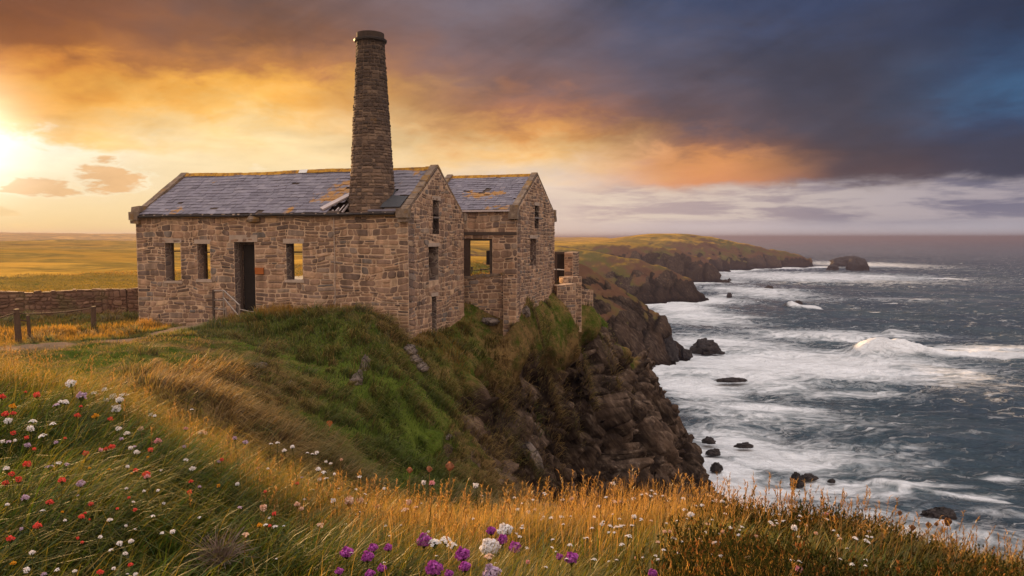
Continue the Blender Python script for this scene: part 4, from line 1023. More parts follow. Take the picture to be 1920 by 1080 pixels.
def annex():
    rng = random.Random(23)
    ZB = 25 - 3.5
    root = empty('annex', (10 / 1400 * 36, 36.0, ZB), -TH, 'smaller stone gabled building with an open doorway standing behind the engine house', 'building')
    root.name = 'gabled_outbuilding'
    L, W, EV, AP, TK = 5.1, 7.0, 4.80, 6.72, 0.5
    o = 3.5
    fo = [(-3.0, -1.28, o - 2.1, o - 0.06)]
    go = [(2.95, 3.75, o + 0.46, o + 1.66), (2.15, 3.3, o - 1.48, o - 0.05)]
    mb = MB()
    Pf = lambda u, v, n: (u, -n, v)
    slab_wall(mb, Pf, -L, 0, -2.4, EV, TK, fo)
    rubble(mb, Pf, -L, 0, -2.0, EV - 0.02, rng, fo, quoin=True, seed=33, h=(0.2, 0.36), w=(0.28, 0.7), gap=0.034)
    mb.build('front_wall', MW(), root)
    mb = MB(); Pg = lambda u, v, n: (n, u, v)
    slab_wall(mb, Pg, TK, W, -2.4, EV, TK, [go[1], (go[0][0], go[0][1], go[0][2], EV)])
    slab_wall(mb, Pg, 0, W, EV, EV, TK, [(go[0][0], go[0][1], EV - 1, go[0][3])], (W / 2, AP))
    kk = (AP - EV) / (W / 2)
    rubble(mb, Pg, 0, W, -2.0, AP - 0.1, rng, go, clip=lambda v: (0, W) if v < EV else ((v - EV) / kk, W - (v - EV) / kk), quoin=True, seed=39, h=(0.1, 0.24), w=(0.16, 0.5))
    mb.build('gable_wall', MW(), root)
    mb = MB(); slab_wall(mb, lambda u, v, n: (u, W + n, v), -3.4, -TK, -2.4, EV, TK, [], None, 1, 1); mb.build('rear_wall', MW(), root)
    mb = MB(); slab_wall(mb, lambda u, v, n: (-L - n, u, v), TK, 5.0, -2.4, EV, TK, [], None, 1, 1); slab_wall(mb, lambda u, v, n: (-L - n, u, v), 0, W, EV, EV, TK, [], (W / 2, AP), 1, 1); mb.build('end_wall', MW(), root)
    mb = MB(); mb.box((-L + TK, TK, -1.0), (-TK, W - TK, 1.1)); mb.build('floor', [M['earth_floor']], root)
    # doorway timbers and the long beam
    mb = MB(); mb.box((-3.1, -0.05, o + 0.12), (-0.02, 0.12, o + 0.26), jit=0.01, rng=rng); mb.build('beam', [M['old_timber']], root)
    a, b, c, d = fo[0]
    mb = MB(); mb.box((b - 0.16, 0.05, c), (b - 0.003, 0.22, d - .1)); mb.box((a + 0.003, 0.05, c), (a + 0.5, 0.22, d - .1)); mb.box((a + .003, 0.05, d - 0.1), (b - .003, 0.22, d - .003)); mb.build('door_frame', [M['old_timber']], root)
    mb = MB(); mb.box((b - 0.42, 0.30, c + 0.75), (b - 0.17, 0.36, c + 1.45)); mb.build('shutter', [M['iron_dark']], root)
    mb = MB(); mb.box((-0.02, 0.02, o + 0.2), (0.028, W - 0.02, o + 0.26), jit=0.004, rng=rng); mb.build('string_course', [M['coping']], root)
    for a, b, c, d in go:
        mb = MB(); mb.box((-0.3, a - 0.12, d - 0.01), (0.032, b + 0.12, d + 0.16), jit=0.01, rng=rng); mb.build('lintel', [M['lintel_stone']], root)
    mb = MB(); mb.bar((-0.02, go[0][0], o + 1.02), (-0.02, go[0][1], o + 1.02), 0.1, 0.08); mb.build('window_bar', [M['rail_metal']], root)
    a, b, c, d = go[1]
    mb = MB(); mb.bar((-0.2, a, c + 0.35), (-0.2, b, c + 0.35), 0.1, 0.06); mb.bar((-0.2, a + 0.5, c), (-0.2, a + 0.5, d), 0.06, 0.06); mb.build('window_frame', [M['old_timber']], root)
    RUN = math.hypot(W / 2 + 0.14, AP - EV); c_, s_ = (W / 2 + 0.14) / RUN, (AP - EV) / RUN
    def roof_f(u, s, n): return (u, -0.14 + s * c_ - n * s_, EV + 0.03 + s * s_ + n * c_)
    def roof_b(u, s, n): return (u, W + 0.14 - s * c_ + n * s_, EV + 0.03 + s * s_ + n * c_)
    x0, x1 = -L + 0.34, -0.34
    mb = MB()
    slab_wall(mb, roof_f, x0, x1, 0, RUN, 0.07, [], None, 1, 1); slab_wall(mb, roof_b, x0, x1, 0, RUN, 0.07, [], None, 1, 1)
    crack = lambda u, s: abs(u - (-2.35 + (s - 1.9) * 0.32)) < 0.06 and 1.5 < s < 2.6
    slates(mb, roof_f, x0, x1, 0.0, RUN - 0.1, rng, [crack], row=0.25, w=(0.24, 0.42), mi=0)
    slates(mb, roof_b, x0, x1, 0.0, RUN - 0.1, rng, [], row=0.4, w=(0.5, 0.9), mi=0)
    roof = mb.build('roof', [M['slate'], M['old_timber']], root)
    lichen_attr(roof, [(-1.7, 1.5, 5.75, 0.62), (-3.1, 1.5, 5.75, 0.5), (-2.3, 1.3, 5.65, 0.5), (-0.7, 0.0, 4.85, 0.4), (-1.6, 0.0, 4.85, 0.3)])
    mb = MB(); x = x0 - 0.1
    while x < x1 + 0.15:
        e = min(x + rng.uniform(0.42, 0.5), x1 + 0.15); dz = rng.uniform(-.01, .01)
        mb.add([(x, W / 2 - 0.22, AP - 0.06 + dz), (e - .01, W / 2 - 0.22, AP - 0.06 + dz), (e - .01, W / 2 - 0.1, AP + 0.10 + dz), (x, W / 2 - 0.1, AP + 0.10 + dz), (e - .01, W / 2 + 0.1, AP + 0.10 + dz), (x, W / 2 + 0.1, AP + 0.10 + dz), (e - .01, W / 2 + 0.22, AP - 0.06 + dz), (x, W / 2 + 0.22, AP - 0.06 + dz)],
               [(0, 1, 2, 3), (3, 2, 4, 5), (5, 4, 6, 7), (0, 3, 5, 7), (1, 6, 4, 2)], 0, rng.random()); x = e
    mb.build('ridge_tiles', [M['ridge']], roof)
    mb = MB(); mb.box((x0, -0.17, EV - 0.06), (x1, -0.11, EV + 0.03)); mb.build('eaves_board', [M['pale_board']], root)
    for xs in (-0.17, -L + 0.17):
        coping_run('coping', root, (xs, -0.1, EV + 0.06), (xs, W / 2, AP + 0.13), 8, rng, 0.30, 0.11)
        coping_run('coping', root, (xs, W / 2, AP + 0.13), (xs, W + 0.1, EV + 0.06), 8, rng, 0.30, 0.11)
    for yy in (-0.1, W + 0.05):
        mb = MB(); mb.box((-0.40, yy - 0.14, EV - 0.42), (0.06, yy + 0.2, EV - 0.1), 0, 0.3, jit=0.02, rng=rng); mb.box((-0.36, yy - 0.08, EV - 0.1), (0.05, yy + 0.2, EV + 0.25), 0, 0.6, jit=0.02, rng=rng); mb.build('kneeler', [M['coping']], root)
    return root
annex()

def stone_block(name, label, cat, loc, rz, size, rng, group=None, cap=True, hrow=(0.12, 0.26), slope=0.0):
    """a free-standing length of rubble wall; loc is the front-left foot"""
    L, D, H = size
    mb = MB()
    Pf = lambda u, v, n: (u, -n, v + slope * u * (v / H)); Pe = lambda u, v, n: (L + n, u, v + slope * L * (v / H)); Pl = lambda u, v, n: (-n, u, v)
    Pb = lambda u, v, n: (u, D + n, v + slope * u * (v / H))
    mb.add([Pf(0, -1.2, 0), Pf(L, -1.2, 0), Pf(L, H, 0), Pf(0, H, 0), Pb(0, -1.2, 0), Pb(L, -1.2, 0), Pb(L, H, 0), Pb(0, H, 0)], [(0, 1, 2, 3), (1, 5, 6, 2), (5, 4, 7, 6), (4, 0, 3, 7), (3, 2, 6, 7)], 0)
    for Pq, w_ in ((Pf, L), (Pe, D), (Pl, D)):
        rubble(mb, Pq, 0, w_, -0.9, H, rng, h=hrow, w=(0.18, 0.5), seed=rng.randint(1, 999))
    o = mb.build(name, MW())
    o.location = loc; o.rotation_euler = (0, 0, rz); tag(o, label, cat, group)
    if cap:
        mb = MB(); x = 0
        while x < L:
            e = min(x + rng.uniform(0.3, 0.7), L); zz = H + slope * (x + e) / 2
            mb.box((x, -0.05, zz - 0.02), (e - 0.015, D + 0.05, zz + rng.uniform(0.08, 0.15)), 0, rng.random(), jit=0.025, rng=rng); x = e
        c = mb.build('coping', [M['coping']], o)
    return o
rg = random.Random(77)
def W2(px, py, Y):
    p = at(px, py, Y); return (p[0], p[1], p[2] + CAMZ)
def wall_between(name, label, a, b, zt_a, D, H, rng, **k):
    """low wall from plan point a to plan point b, top at zt_a (relative)"""
    dx, dy = b[0] - a[0], b[1] - a[1]
    return stone_block(name, label, 'wall', (a[0], a[1], CAMZ + zt_a - H), math.atan2(dy, dx), (math.hypot(dx, dy), D, H), rng, **k)
wall_between('terrace_wall', 'low rough stone wall joining the big gable to the open doorway of the outbuilding', (-2.35, 36.55), (-0.30, 36.2), -2.02, 0.45, 1.6, rg, slope=0.10)
wall_between('pier_base', 'squat masonry plinth at the front corner of the gabled outbuilding', (-0.42, 35.72), (0.22, 35.55), -1.98, 0.5, 1.9, rg, cap=False)
wall_between('retaining_wall', 'pale rubble retaining wall propping the seaward end of the outbuilding', (2.55, 42.0), (3.62, 42.3), -2.72, 0.7, 2.2, rg, cap=False, slope=0.10)
wall_between('ledge_wall', 'low stepped stone ledge between the ruined pier and the retaining wall', (2.95, 43.0), (4.05, 43.3), -2.30, 0.7, 2.0, rg, cap=False)
wall_between('parapet_wall', 'short ruined parapet at the cliff edge, farthest out from the outbuilding', (4.0, 44.2), (4.85, 44.5), -3.05, 0.6, 1.9, rg, cap=False, slope=-0.12)
# the little ruin: pier, lintel and dark doorway
def ruin():
    rng = random.Random(5)
    p = at(1040, 530, 45.0)
    root = empty('ruined_hut', (p[0], p[1], CAMZ - 2.75), -TH, 'ruined stone hut with one dark doorway on the seaward side of the outbuilding', 'ruin')
    mb = MB()
    Pf = lambda u, v, n: (u, -n, v); Pe = lambda u, v, n: (1.12 + n, u, v)
    mb.box((0.60, 0, -0.8), (1.12, 1.6, 1.86), 0); rubble(mb, Pf, 0.60, 1.12, -0.4, 1.86, rng, seed=5); rubble(mb, Pe, 0, 1.6, -0.4, 1.86, rng, seed=6)
    mb.build('pier', MW(), root)
    mb = MB(); mb.box((-0.5, 0.02, 1.74), (0.60, 0.5, 1.88)); mb.build('lintel', [M['old_timber']], root)
    mb = MB(); mb.box((0.22, 0.55, -0.3), (0.58, 0.66, 1.74)); mb.box((-0.45, 0.9, -0.3), (0.22, 1.0, 1.74)); mb.build('door', [M['iron_dark']], root)  # dark panels set back in the doorway
    mb = MB(); mb.box((-0.1, 0.0, -0.3), (0.12, 0.1, 1.74)); mb.build('door_post', [M['old_timber']], root)
    mb = MB(); mb.bar((-0.35, -0.03, 0.85), (0.6, 0.1, 0.80), 0.05, 0.06); mb.build('crossbar', [M['white_flash']], root)
ruin()
# small things about the walls
def local(x, y, z): 
    c, s = math.cos(-TH), math.sin(-TH)
    return (-4.16 + x * c - y * s, 30 + x * s + y * c, 25 - 4.1 + z)
mb = MB(); mb.box((0, -0.05, 0), (0.42, 0.004, 0.28), jit=0.008, rng=rg)
o = mb.build('wall_plate', [M['rust_plate']]); o.location = local(-7.25, -0.035, 4.1 - 1.58); o.rotation_euler = (0, 0, -TH); tag(o, 'small rust orange plate fixed to the stone beside the tall doorway', 'plate')
root = empty('handrail', local(-8.9, -0.75, 0.3), -TH, 'bent metal handrail with rails and posts outside the tall dark doorway', 'handrail')
for x, h, r, mt in ((0.0, 1.55, 0.055, 'old_timber'), (0.52, 1.5, 0.032, 'rail_metal'), (0.62, 0.8, 0.03, 'rail_metal'), (1.32, 0.95, 0.034, 'rail_metal'), (1.62, 0.7, 0.028, 'old_timber')):
    mb = MB(); mb.tube([(x, 0, -0.5), (x + 0.01, 0.0, h)], r, 6); mb.build('post', [M[mt]], root)
for pts, r, mt in (([(0, 0, 1.5), (0.55, 0, 1.53), (1.34, 0.0, 0.92)], 0.036, 'rail_metal'), ([(0.5, 0, 1.25), (1.32, 0, 0.42)], 0.034, 'rail_metal'), ([(0, 0.0, 1.1), (0.52, 0, 1.12)], 0.026, 'rail_metal'), ([(0, 0, 0.72), (0.62, 0, 0.72)], 0.026, 'rail_metal'), ([(0.05, 0, 0.2), (0.5, 0.0, 0.3), (0.62, 0, 0.7)], 0.028, 'old_timber'), ([(1.32, 0, 0.75), (1.9, 0, 0.66), (3.4, 0, 0.68), (5.2, 0.02, 0.95)], 0.022, 'rail_metal')):
    mb = MB(); mb.tube(pts, r, 6); mb.build('rail', [M[mt]], root)
root = empty('door_steps', local(-8.3, -0.02, 0.0), -TH, 'worn stone steps rising to the tall dark doorway', 'steps')
for k in range(3):
    mb = MB(); mb.box((-0.05, -1.0 + 0.32 * k, -0.2), (1.05, -0.04, 0.12 + 0.2 * k - 0.003 * k), jit=0.012, rng=rg); mb.build('step', [M['lintel_stone']], root)
# the fence by the path
def fence(name, label, posts, rails, mtl='fence_timber'):
    x0, y0 = posts[0][0], posts[0][1]; z0 = ground(x0, y0)
    root = empty(name, (x0, y0, z0), 0, label, 'fence')
    tops = []
    for x, y, h, r, lean in posts:
        z = ground(x, y); mb = MB()
        mb.tube([(x - x0, y - y0, z - z0 - 0.4), (x - x0 + lean * 0.5, y - y0, z - z0 + h * 0.5), (x - x0 + lean, y - y0, z - z0 + h)], [r * 1.15, r * 1.02, r * 0.9], 7)
        mb.build('post', [M[mtl]], root); tops.append((x - x0 + lean, y - y0, z - z0 + h))
    for i, j, dz0, dz1, r, sag in rails:
        a, b = Vector(tops[i]) + Vector((0, -0.1, dz0)), Vector(tops[j]) + Vector((0, -0.1, dz1)); mb = MB()
        mb.tube([a.lerp(b, t) + Vector((0, 0, -sag * 4 * t * (1 - t))) for t in np.linspace(0, 1, 9)], r, 6); mb.build('rail', [M[mtl]], root)
    return root
pp = [at(-60, 668, 25), at(36, 655, 26.0), at(57, 650, 26.6), at(176, 626, 30.5)]
fence('fence', 'weathered timber fence with three leaning posts and one rail beside the worn path', [(pp[0][0], pp[0][1], 1.0, 0.1, 0), (pp[1][0], pp[1][1], 1.25, 0.10, -0.04), (pp[2][0], pp[2][1], 1.0, 0.06, -0.05), (pp[3][0], pp[3][1], 1.05, 0.10, 0.03)], [(0, 1, -0.12, -0.12, 0.024, 0.03), (1, 2, -0.12, 0.06, 0.024, 0.0), (2, 3, 0.06, -0.06, 0.024, 0.06), (1, 2, -0.35, -0.2, 0.03, 0.0)])
pp = [at(x, 470, 50) for x in (872, 884, 901, 920)]
fence('fence', 'dark post and rail fence seen through the outbuilding doorway', [(q[0], q[1], 1.35 + 0.1 * (i % 2), 0.07, 0.02) for i, q in enumerate(pp)], [(0, 3, -0.15, -0.1, 0.035, 0.02), (0, 3, -0.65, -0.6, 0.03, 0.02)], 'iron_dark')
# the field wall
def field_wall():
    pts = [(-38, 36.5), (-32, 36.6), (-26, 37.6), (-21, 40.5), (-16, 44.5), (-10, 49)]
    rng = random.Random(9)
    root = empty('field_wall', (pts[0][0], pts[0][1], ground(*pts[0])), 0, 'long drystone field wall running out behind the left end of the engine house', 'wall')
    ox, oy, oz = root.location
    mb = MB(); seg = []
    for i in range(len(pts) - 1):
        L = math.hypot(pts[i + 1][0] - pts[i][0], pts[i + 1][1] - pts[i][1]); n = max(2, int(L / 1.0))
        for k in range(n): seg.append((pts[i][0] + (pts[i + 1][0] - pts[i][0]) * k / n, pts[i][1] + (pts[i + 1][1] - pts[i][1]) * k / n))
    seg.append(pts[-1])
    gz = [ground(x, y) for x, y in seg]
    tz = [CAMZ + float(np.interp(x, [-38, -26, -20, -10], [-2.78, -2.78, -2.86, -3.0])) + 0.14 * (2 * _n2(x * 0.9, 3.1, 4) - 1) for x, y in seg]
    for i in range(len(seg) - 1):
        (xa, ya), (xb, yb) = seg[i], seg[i + 1]; L = math.hypot(xb - xa, yb - ya); ux, uy = (xb - xa) / L, (yb - ya) / L
        nx, ny = uy, -ux
        def Pw(u, v, n):
            t = u / L; zt = tz[i] * (1 - t) + tz[i + 1] * t; zg = gz[i] * (1 - t) + gz[i + 1] * t - 0.5
            bat = 0.35 - 0.12 * v
            return (xa + ux * u + nx * (n + bat) - ox, ya + uy * u + ny * (n + bat) - oy, zg + (zt - zg) * v - oz)
        H = tz[i] - gz[i] + 0.5
        back = lambda u, v: tuple(np.array(Pw(u, v, 0)) - 2 * (0.35 - 0.12 * v) * np.array((nx, ny, 0)))
        mb.add([Pw(0, 0, 0), Pw(L, 0, 0), Pw(L, 1, 0), Pw(0, 1, 0), back(0, 0), back(L, 0), back(L, 1), back(0, 1)], [(0, 1, 2, 3), (3, 2, 6, 7), (7, 6, 5, 4)], 1)
        v = 0.0
        rubble(mb, lambda u, v, n: Pw(u, v / H, n), 0, L, 0, H, rng, h=(0.14, 0.30), w=(0.2, 0.55), gap=0.02, relief=0.07, seed=i * 7, wob=0.13)
        u = 0
        while u < L:
            w_ = rng.uniform(0.2, 0.45); e = min(u + w_, L); a = Vector(Pw(u, 1, -0.02)); hgt = rng.uniform(0.03, 0.12)
            c = [Vector(Pw(u, 1, 0.04)), Vector(Pw(e - .02, 1, 0.04)), Vector(Pw(e - .02, 1, -0.46)), Vector(Pw(u, 1, -0.46))]
            up = [p + Vector((rng.uniform(-.03, .03), rng.uniform(-.03, .03), hgt * rng.uniform(0.7, 1.2))) for p in c]
            mb.add(c + up, [(4, 5, 6, 7), (0, 1, 5, 4), (1, 2, 6, 5), (2, 3, 7, 6), (3, 0, 4, 7)], 2, rng.random()); u = e
    mb.build('stonework', [M['field_stone'], M['field_stone'], M['field_stone']], root)
field_wall()
# the wet farm track shining beyond the wall
def track():
    pts = [(-60, 50), (-45, 51), (-34, 52.5), (-26, 55), (-19, 59), (-12, 65), (-4, 74)]
    V = []; fc = []
    xs = np.linspace(0, len(pts) - 1, 90)
    px = np.interp(xs, range(len(pts)), [p[0] for p in pts]); py = np.interp(xs, range(len(pts)), [p[1] for p in pts])
    dx, dy = np.gradient(px), np.gradient(py); L = np.hypot(dx, dy)
    for k in range(5):
        o_ = (k - 2) / 2 * 1.5
        x = px - dy / L * o_; y = py + dx / L * o_
        z = ground_rel(x, y, True) + CAMZ + 0.12
        V.append(np.stack([x, y, z], -1))
    V = np.stack(V, 1).reshape(-1, 3)
    i = np.arange(89)[:, None] * 5 + np.arange(4)[None]; q = np.stack([i, i + 5, i + 6, i + 1], -1).reshape(-1, 4)
    me = mesh_np('track', V, q.ravel(), np.full(len(q), 4), smooth=True)
    m, T, o = mat('wet_track'); P_ = T.pos(); n = T.noise(P_, 0.8, 5, 0.6)
    principled(T, o, T.mix(n, (0.30, 0.24, 0.17), (0.5, 0.43, 0.33)), T.sm(n, 0.35, 0.65, 0.12, 0.5), T.bump(n, 0.2, 0.02), spec=0.5)
    ob = link('track', me, m); ob['kind'] = 'structure'
track()
# ------------------------------------------------------------------ grass
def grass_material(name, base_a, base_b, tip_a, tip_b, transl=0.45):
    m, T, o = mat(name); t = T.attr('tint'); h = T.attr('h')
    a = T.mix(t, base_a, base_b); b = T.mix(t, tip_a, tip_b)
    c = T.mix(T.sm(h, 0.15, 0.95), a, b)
    d = T.add('ShaderNodeBsdfDiffuse'); T.put(d.inputs[0], c)
    tr = T.add('ShaderNodeBsdfTranslucent'); T.put(tr.inputs[0], T.mix(1.0, c, (1.0, 0.95, 0.7), 'MULTIPLY'))
    mx = T.add('ShaderNodeMixShader'); mx.inputs[0].default_value = transl
    T.l.new(d.outputs[0], mx.inputs[1]); T.l.new(tr.outputs[0], mx.inputs[2])
    g = T.add('ShaderNodeBsdfGlossy'); g.inputs['Roughness'].default_value = 0.45; T.put(g.inputs[0], (0.8, 0.8, 0.8))
    m2 = T.add('ShaderNodeMixShader'); m2.inputs[0].default_value = 0.04
    T.l.new(mx.outputs[0], m2.inputs[1]); T.l.new(g.outputs[0], m2.inputs[2])
    T.l.new(m2.outputs[0], o.inputs[0]); M[name] = m
    return m
def blades(name, P, L, Wd, lean, bend, tint, material, rs, segs=3):
    """P root points; L length; lean = unit-ish horizontal push (n,2); bend = how far the tip falls over"""
    n = len(P); th = rs.uniform(0, 2 * np.pi, n)
    side = np.stack([np.cos(th), np.sin(th), np.zeros(n)], -1)
    verts = []; hs = []
    lean3 = np.concatenate([lean, np.zeros((n, 1))], 1)
    for k in range(segs + 1):
        t = k / segs
        fall = bend * t * t
        cz = np.sqrt(np.clip(1 - np.clip(fall * 0.75, 0, 0.95) ** 2, 0.02, 1))
        c = P + lean3 * (L * fall)[:, None] + np.array([0, 0, 1.0]) * (L * t * cz - np.maximum(fall - 1.0, 0) * L * 0.5)[:, None]
        w = (Wd * (1 - 0.85 * t ** 1.5))[:, None]
        if k < segs: verts += [c - side * w, c + side * w]; hs += [np.full(n, t)] * 2
        else: verts.append(c); hs.append(np.full(n, 1.0))
    V = np.stack(verts, 1); nv = V.shape[1]
    H = np.stack(hs, 1).ravel(); Tn = np.repeat(tint, nv)
    base = (np.arange(n) * nv)[:, None]
    pat = []
    for k in range(segs - 1): pat += [2 * k, 2 * k + 1, 2 * k + 3, 2 * k + 2]
    pat += [2 * segs - 2, 2 * segs - 1, 2 * segs]
    loops = (base + np.array(pat)[None]).ravel()
    sizes = np.tile([4] * (segs - 1) + [3], n)
    me = mesh_np(name, V.reshape(-1, 3), loops, sizes, {'tint': Tn, 'h': H}, smooth=True)
    o = link(name, me, material); o['kind'] = 'stuff'
    return o
def grass_all():
    rs = np.random.RandomState(3)
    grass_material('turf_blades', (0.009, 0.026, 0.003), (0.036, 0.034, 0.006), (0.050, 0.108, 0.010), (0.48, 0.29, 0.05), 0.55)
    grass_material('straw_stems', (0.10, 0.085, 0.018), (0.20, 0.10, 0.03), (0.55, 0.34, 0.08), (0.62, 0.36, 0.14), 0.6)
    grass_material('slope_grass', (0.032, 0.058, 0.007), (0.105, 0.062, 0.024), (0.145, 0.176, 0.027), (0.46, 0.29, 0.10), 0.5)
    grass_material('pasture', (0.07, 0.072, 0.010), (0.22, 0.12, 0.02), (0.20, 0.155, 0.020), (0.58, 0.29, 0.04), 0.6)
    up = lambda x, y: ground_rel(x, y) + CAMZ
    # the bluff underfoot
    def fg(n, rmin=0.75, k=1.35, azr=(-42, 43)):
        az = np.radians(rs.uniform(*azr, n)); azc = np.clip(az, CRaz[0], CRaz[-1])
        rc = np.interp(azc, CRaz, CR[:, 1] / np.cos(np.clip(CRaz, -0.95, 0.95)))
        r = rmin + (rc * k - rmin) * rs.uniform(0, 1, n) ** 0.75
        return r * np.sin(az), r * np.cos(az), az, r, rc
    x, y, az, r, rc = fg(150000)
    cl = fbm(x * 2.2, y * 2.2, seed=301, oct=3); patch = fbm(x * 0.9 + 4, y * 0.9, seed=302, oct=3)
    keep = rs.uniform(0, 1, len(x)) < np.clip(0.8 + 1.6 * cl, 0.15, 1)
    x, y, az, r, rc, cl, patch = [q[keep] for q in (x, y, az, r, rc, cl, patch)]
    left = sst(-x, -0.3, 0.6)
    L = 0.86 * (0.085 + 0.13 * rs.uniform(0, 1, len(x)) ** 1.3) * (1 + 0.9 * cl) * (1.05 + 0.25 * sst(r / rc, 0.55, 1.0)) * (0.85 + 0.35 * left)
    W_ = 0.0011 + 0.0013 * rs.uniform(0, 1, len(x))
    ang = rs.normal(0, 0.8, len(x)) + 0.5 * (cl * 6); lean = np.stack([0.55 + np.cos(ang) * 0.55, 0.25 + np.sin(ang) * 0.6], -1)
    bend = np.clip(rs.gamma(2.2, 0.28, len(x)) + 0.15 * left, 0.05, 1.5)
    dry = np.clip(rs.beta(1.2, 3.6, len(x)) - 0.12 + 0.7 * patch + 0.10 * (1 - left) * sst(np.degrees(az), 20, 12) + 0.55 * sst(r / rc, 0.80, 1.0), 0, 1)
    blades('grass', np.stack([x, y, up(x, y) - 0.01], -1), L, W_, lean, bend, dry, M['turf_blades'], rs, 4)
    x, y, az, r, rc = fg(15000, 0.8, 1.1); q = fbm(x * 2.6 + 3, y * 2.6, seed=306, oct=3)
    keep = rs.uniform(0, 1, len(x)) < np.clip(0.45 + 2.2 * q, 0, 1); x, y, r, rc, q = [v[keep] for v in (x, y, r, rc, q)]
    ang = rs.uniform(0, 6.28, len(x)); lean = np.stack([0.3 + np.cos(ang), np.sin(ang)], -1) * 0.8
    blades('grass', np.stack([x, y, up(x, y) - 0.01], -1), rs.uniform(0.06, 0.19, len(x)), rs.uniform(0.002, 0.0042, len(x)), lean, np.clip(rs.gamma(2.4, 0.3, len(x)), 0.05, 1.5), np.clip(rs.beta(1.2, 3.5, len(x)) + 0.3 * sst(r / rc, 0.75, 1.0), 0, 1), M['turf_blades'], rs, 4)
    # dry bents: tall thin stems, thickest in the middle and along the crest
    x, y, az, r, rc = fg(36000, 1.1, 1.22)
    q = fbm(x * 1.5 + 9, y * 1.5, seed=311, oct=3)
    pr = np.clip(-0.04 + 0.24 * sst(np.degrees(az), -16, -2) * sst(np.degrees(az), 22, 10) + 0.60 * sst(r / rc, 0.80, 0.98) * sst(np.degrees(az), 24, 12) + 1.2 * q * sst(np.degrees(az), 24, 12) * sst(np.degrees(az), -22, -10), 0, 1)
    keep = rs.uniform(0, 1, len(x)) < pr
    x, y, az, r, rc, q = [v[keep] for v in (x, y, az, r, rc, q)]
    L = rs.uniform(0.13, 0.27, len(x)) * (1 + 0.6 * q)
    ang = rs.uniform(0, 6.28, len(x)); lean = np.stack([0.25 + np.cos(ang) * 0.6, np.sin(ang) * 0.6], -1)
    blades('dry_grass', np.stack([x, y, up(x, y) - 0.01], -1), L, np.full(len(x), 0.0009), lean, np.clip(rs.gamma(2, 0.14, len(x)), 0, 1), rs.uniform(0, 1, len(x)), M['straw_stems'], rs, 4)
    # seed spikes: a stem top with short awns
    x, y, az, r, rc = fg(1500, 1.6, 1.15)
    keep = rs.uniform(0, 1, len(x)) < np.clip(0.03 + 0.9 * sst(r / rc, 0.74, 0.96), 0, 1); x, y, r = x[keep], y[keep], r[keep]
    n = len(x); h = rs.uniform(0.16, 0.31, n); z = up(x, y); lx, ly = rs.normal(0.02, 0.03, n), rs.normal(0, 0.03, n)
    blades('dry_grass', np.stack([x, y, z], -1), h, np.full(n, 0.0011), np.stack([lx, ly], -1) / h[:, None], np.ones(n), rs.uniform(0.3, 1, n), M['straw_stems'], rs, 4)
    k = 13; f = np.repeat(np.linspace(0.74, 1.0, k)[None], n, 0)
    P = np.stack([x[:, None] + lx[:, None] * f ** 2, y[:, None] + ly[:, None] * f ** 2, z[:, None] + h[:, None] * f * 0.99], -1).reshape(-1, 3)
    ang = rs.uniform(0, 6.28, n * k); lean = np.stack([np.cos(ang), np.sin(ang)], -1)
    blades('seed_spikes', P, rs.uniform(0.010, 0.022, n * k), np.full(n * k, 0.0022), lean, rs.uniform(0.4, 0.9, n * k), rs.uniform(0.3, 1, n * k), M['straw_stems'], rs, 2)
    # the slopes below the house: tussocks that hang downhill, and a nap of shorter grass
    def slope_pts(n, r0=6.5, r1=56):
        az = np.radians(rs.uniform(-37, 24, n)); r = r0 * (r1 / r0) ** rs.uniform(0, 1, n)
        return r * np.sin(az), r * np.cos(az)
    def surf(x, y):
        z = ground_rel(x, y); e = 0.25
        gx = (ground_rel(x + e, y) - z) / e; gy = (ground_rel(x, y + e) - z) / e
        return z, gx, gy
    def okay(x, y, z, gx, gy):
        s = np.hypot(gx, gy); px = 960 + F * x / y
        nz = fbm(x / 4.0, y / 4.0, z / 4.0, seed=60, oct=4)
        rock = sst(px + nz * 220, 960, 1060) * sst(-z + nz * 8, 8.8, 10.8) * sst(s + nz * 0.5, 0.45, 0.75)
        c, s_ = math.cos(TH), math.sin(TH)
        def inside(ox, oy, x0, x1, y1):
            u = (x - ox) * c - (y - oy) * s_; v = (x - ox) * s_ + (y - oy) * c
            return (u > x0) & (u < x1) & (v > -0.1) & (v < y1)
        return (rock < 0.4) & (z > -17) & ~inside(-4.16, 30, -13.9, 0.1, 6.1) & ~inside(0.26, 36, -5.2, 0.1, 7.1)
    pth = np.array([(-34, 23.5), (-26, 22.5), (-19, 22), (-14.5, 24), (-12.8, 27), (-12.2, 30), (-11.6, 32.6)])
    def pdist(x, y):
        d = np.full(x.shape, 99.0)
        for i in range(len(pth) - 1):
            ax, ay = pth[i]; ex, ey_ = pth[i + 1] - pth[i]
            t = np.clip(((x - ax) * ex + (y - ay) * ey_) / (ex * ex + ey_ * ey_), 0, 1); d = np.minimum(d, np.hypot(x - ax - t * ex, y - ay - t * ey_))
        return d
    def dryness(x, y, z):
        px = 960 + F * x / y
        d = 0.5 + 0.9 * fbm(x / 5 + 3, y / 5, seed=130, oct=5)
        d += 0.45 * np.exp(-((x + 7.0) / 3.2) ** 2 - ((y - 19.0) / 4.5) ** 2) + 0.20 * sst(px, 880, 960) * sst(-z, 5, 9)
        d -= 0.55 * np.exp(-((x + 3.8) / 1.9) ** 2 - ((y - 22.5) / 3.0) ** 2) + 0.25 * np.exp(-((x + 9.0) / 4.5) ** 2 - ((y - 27.5) / 3.0) ** 2)
        return np.clip(d, 0, 1)
    x, y = slope_pts(170000); z, gx, gy = surf(x, y); ok = okay(x, y, z, gx, gy) & (pdist(x, y) > 0.7 + 0.5 * rs.uniform(0, 1, len(x)))
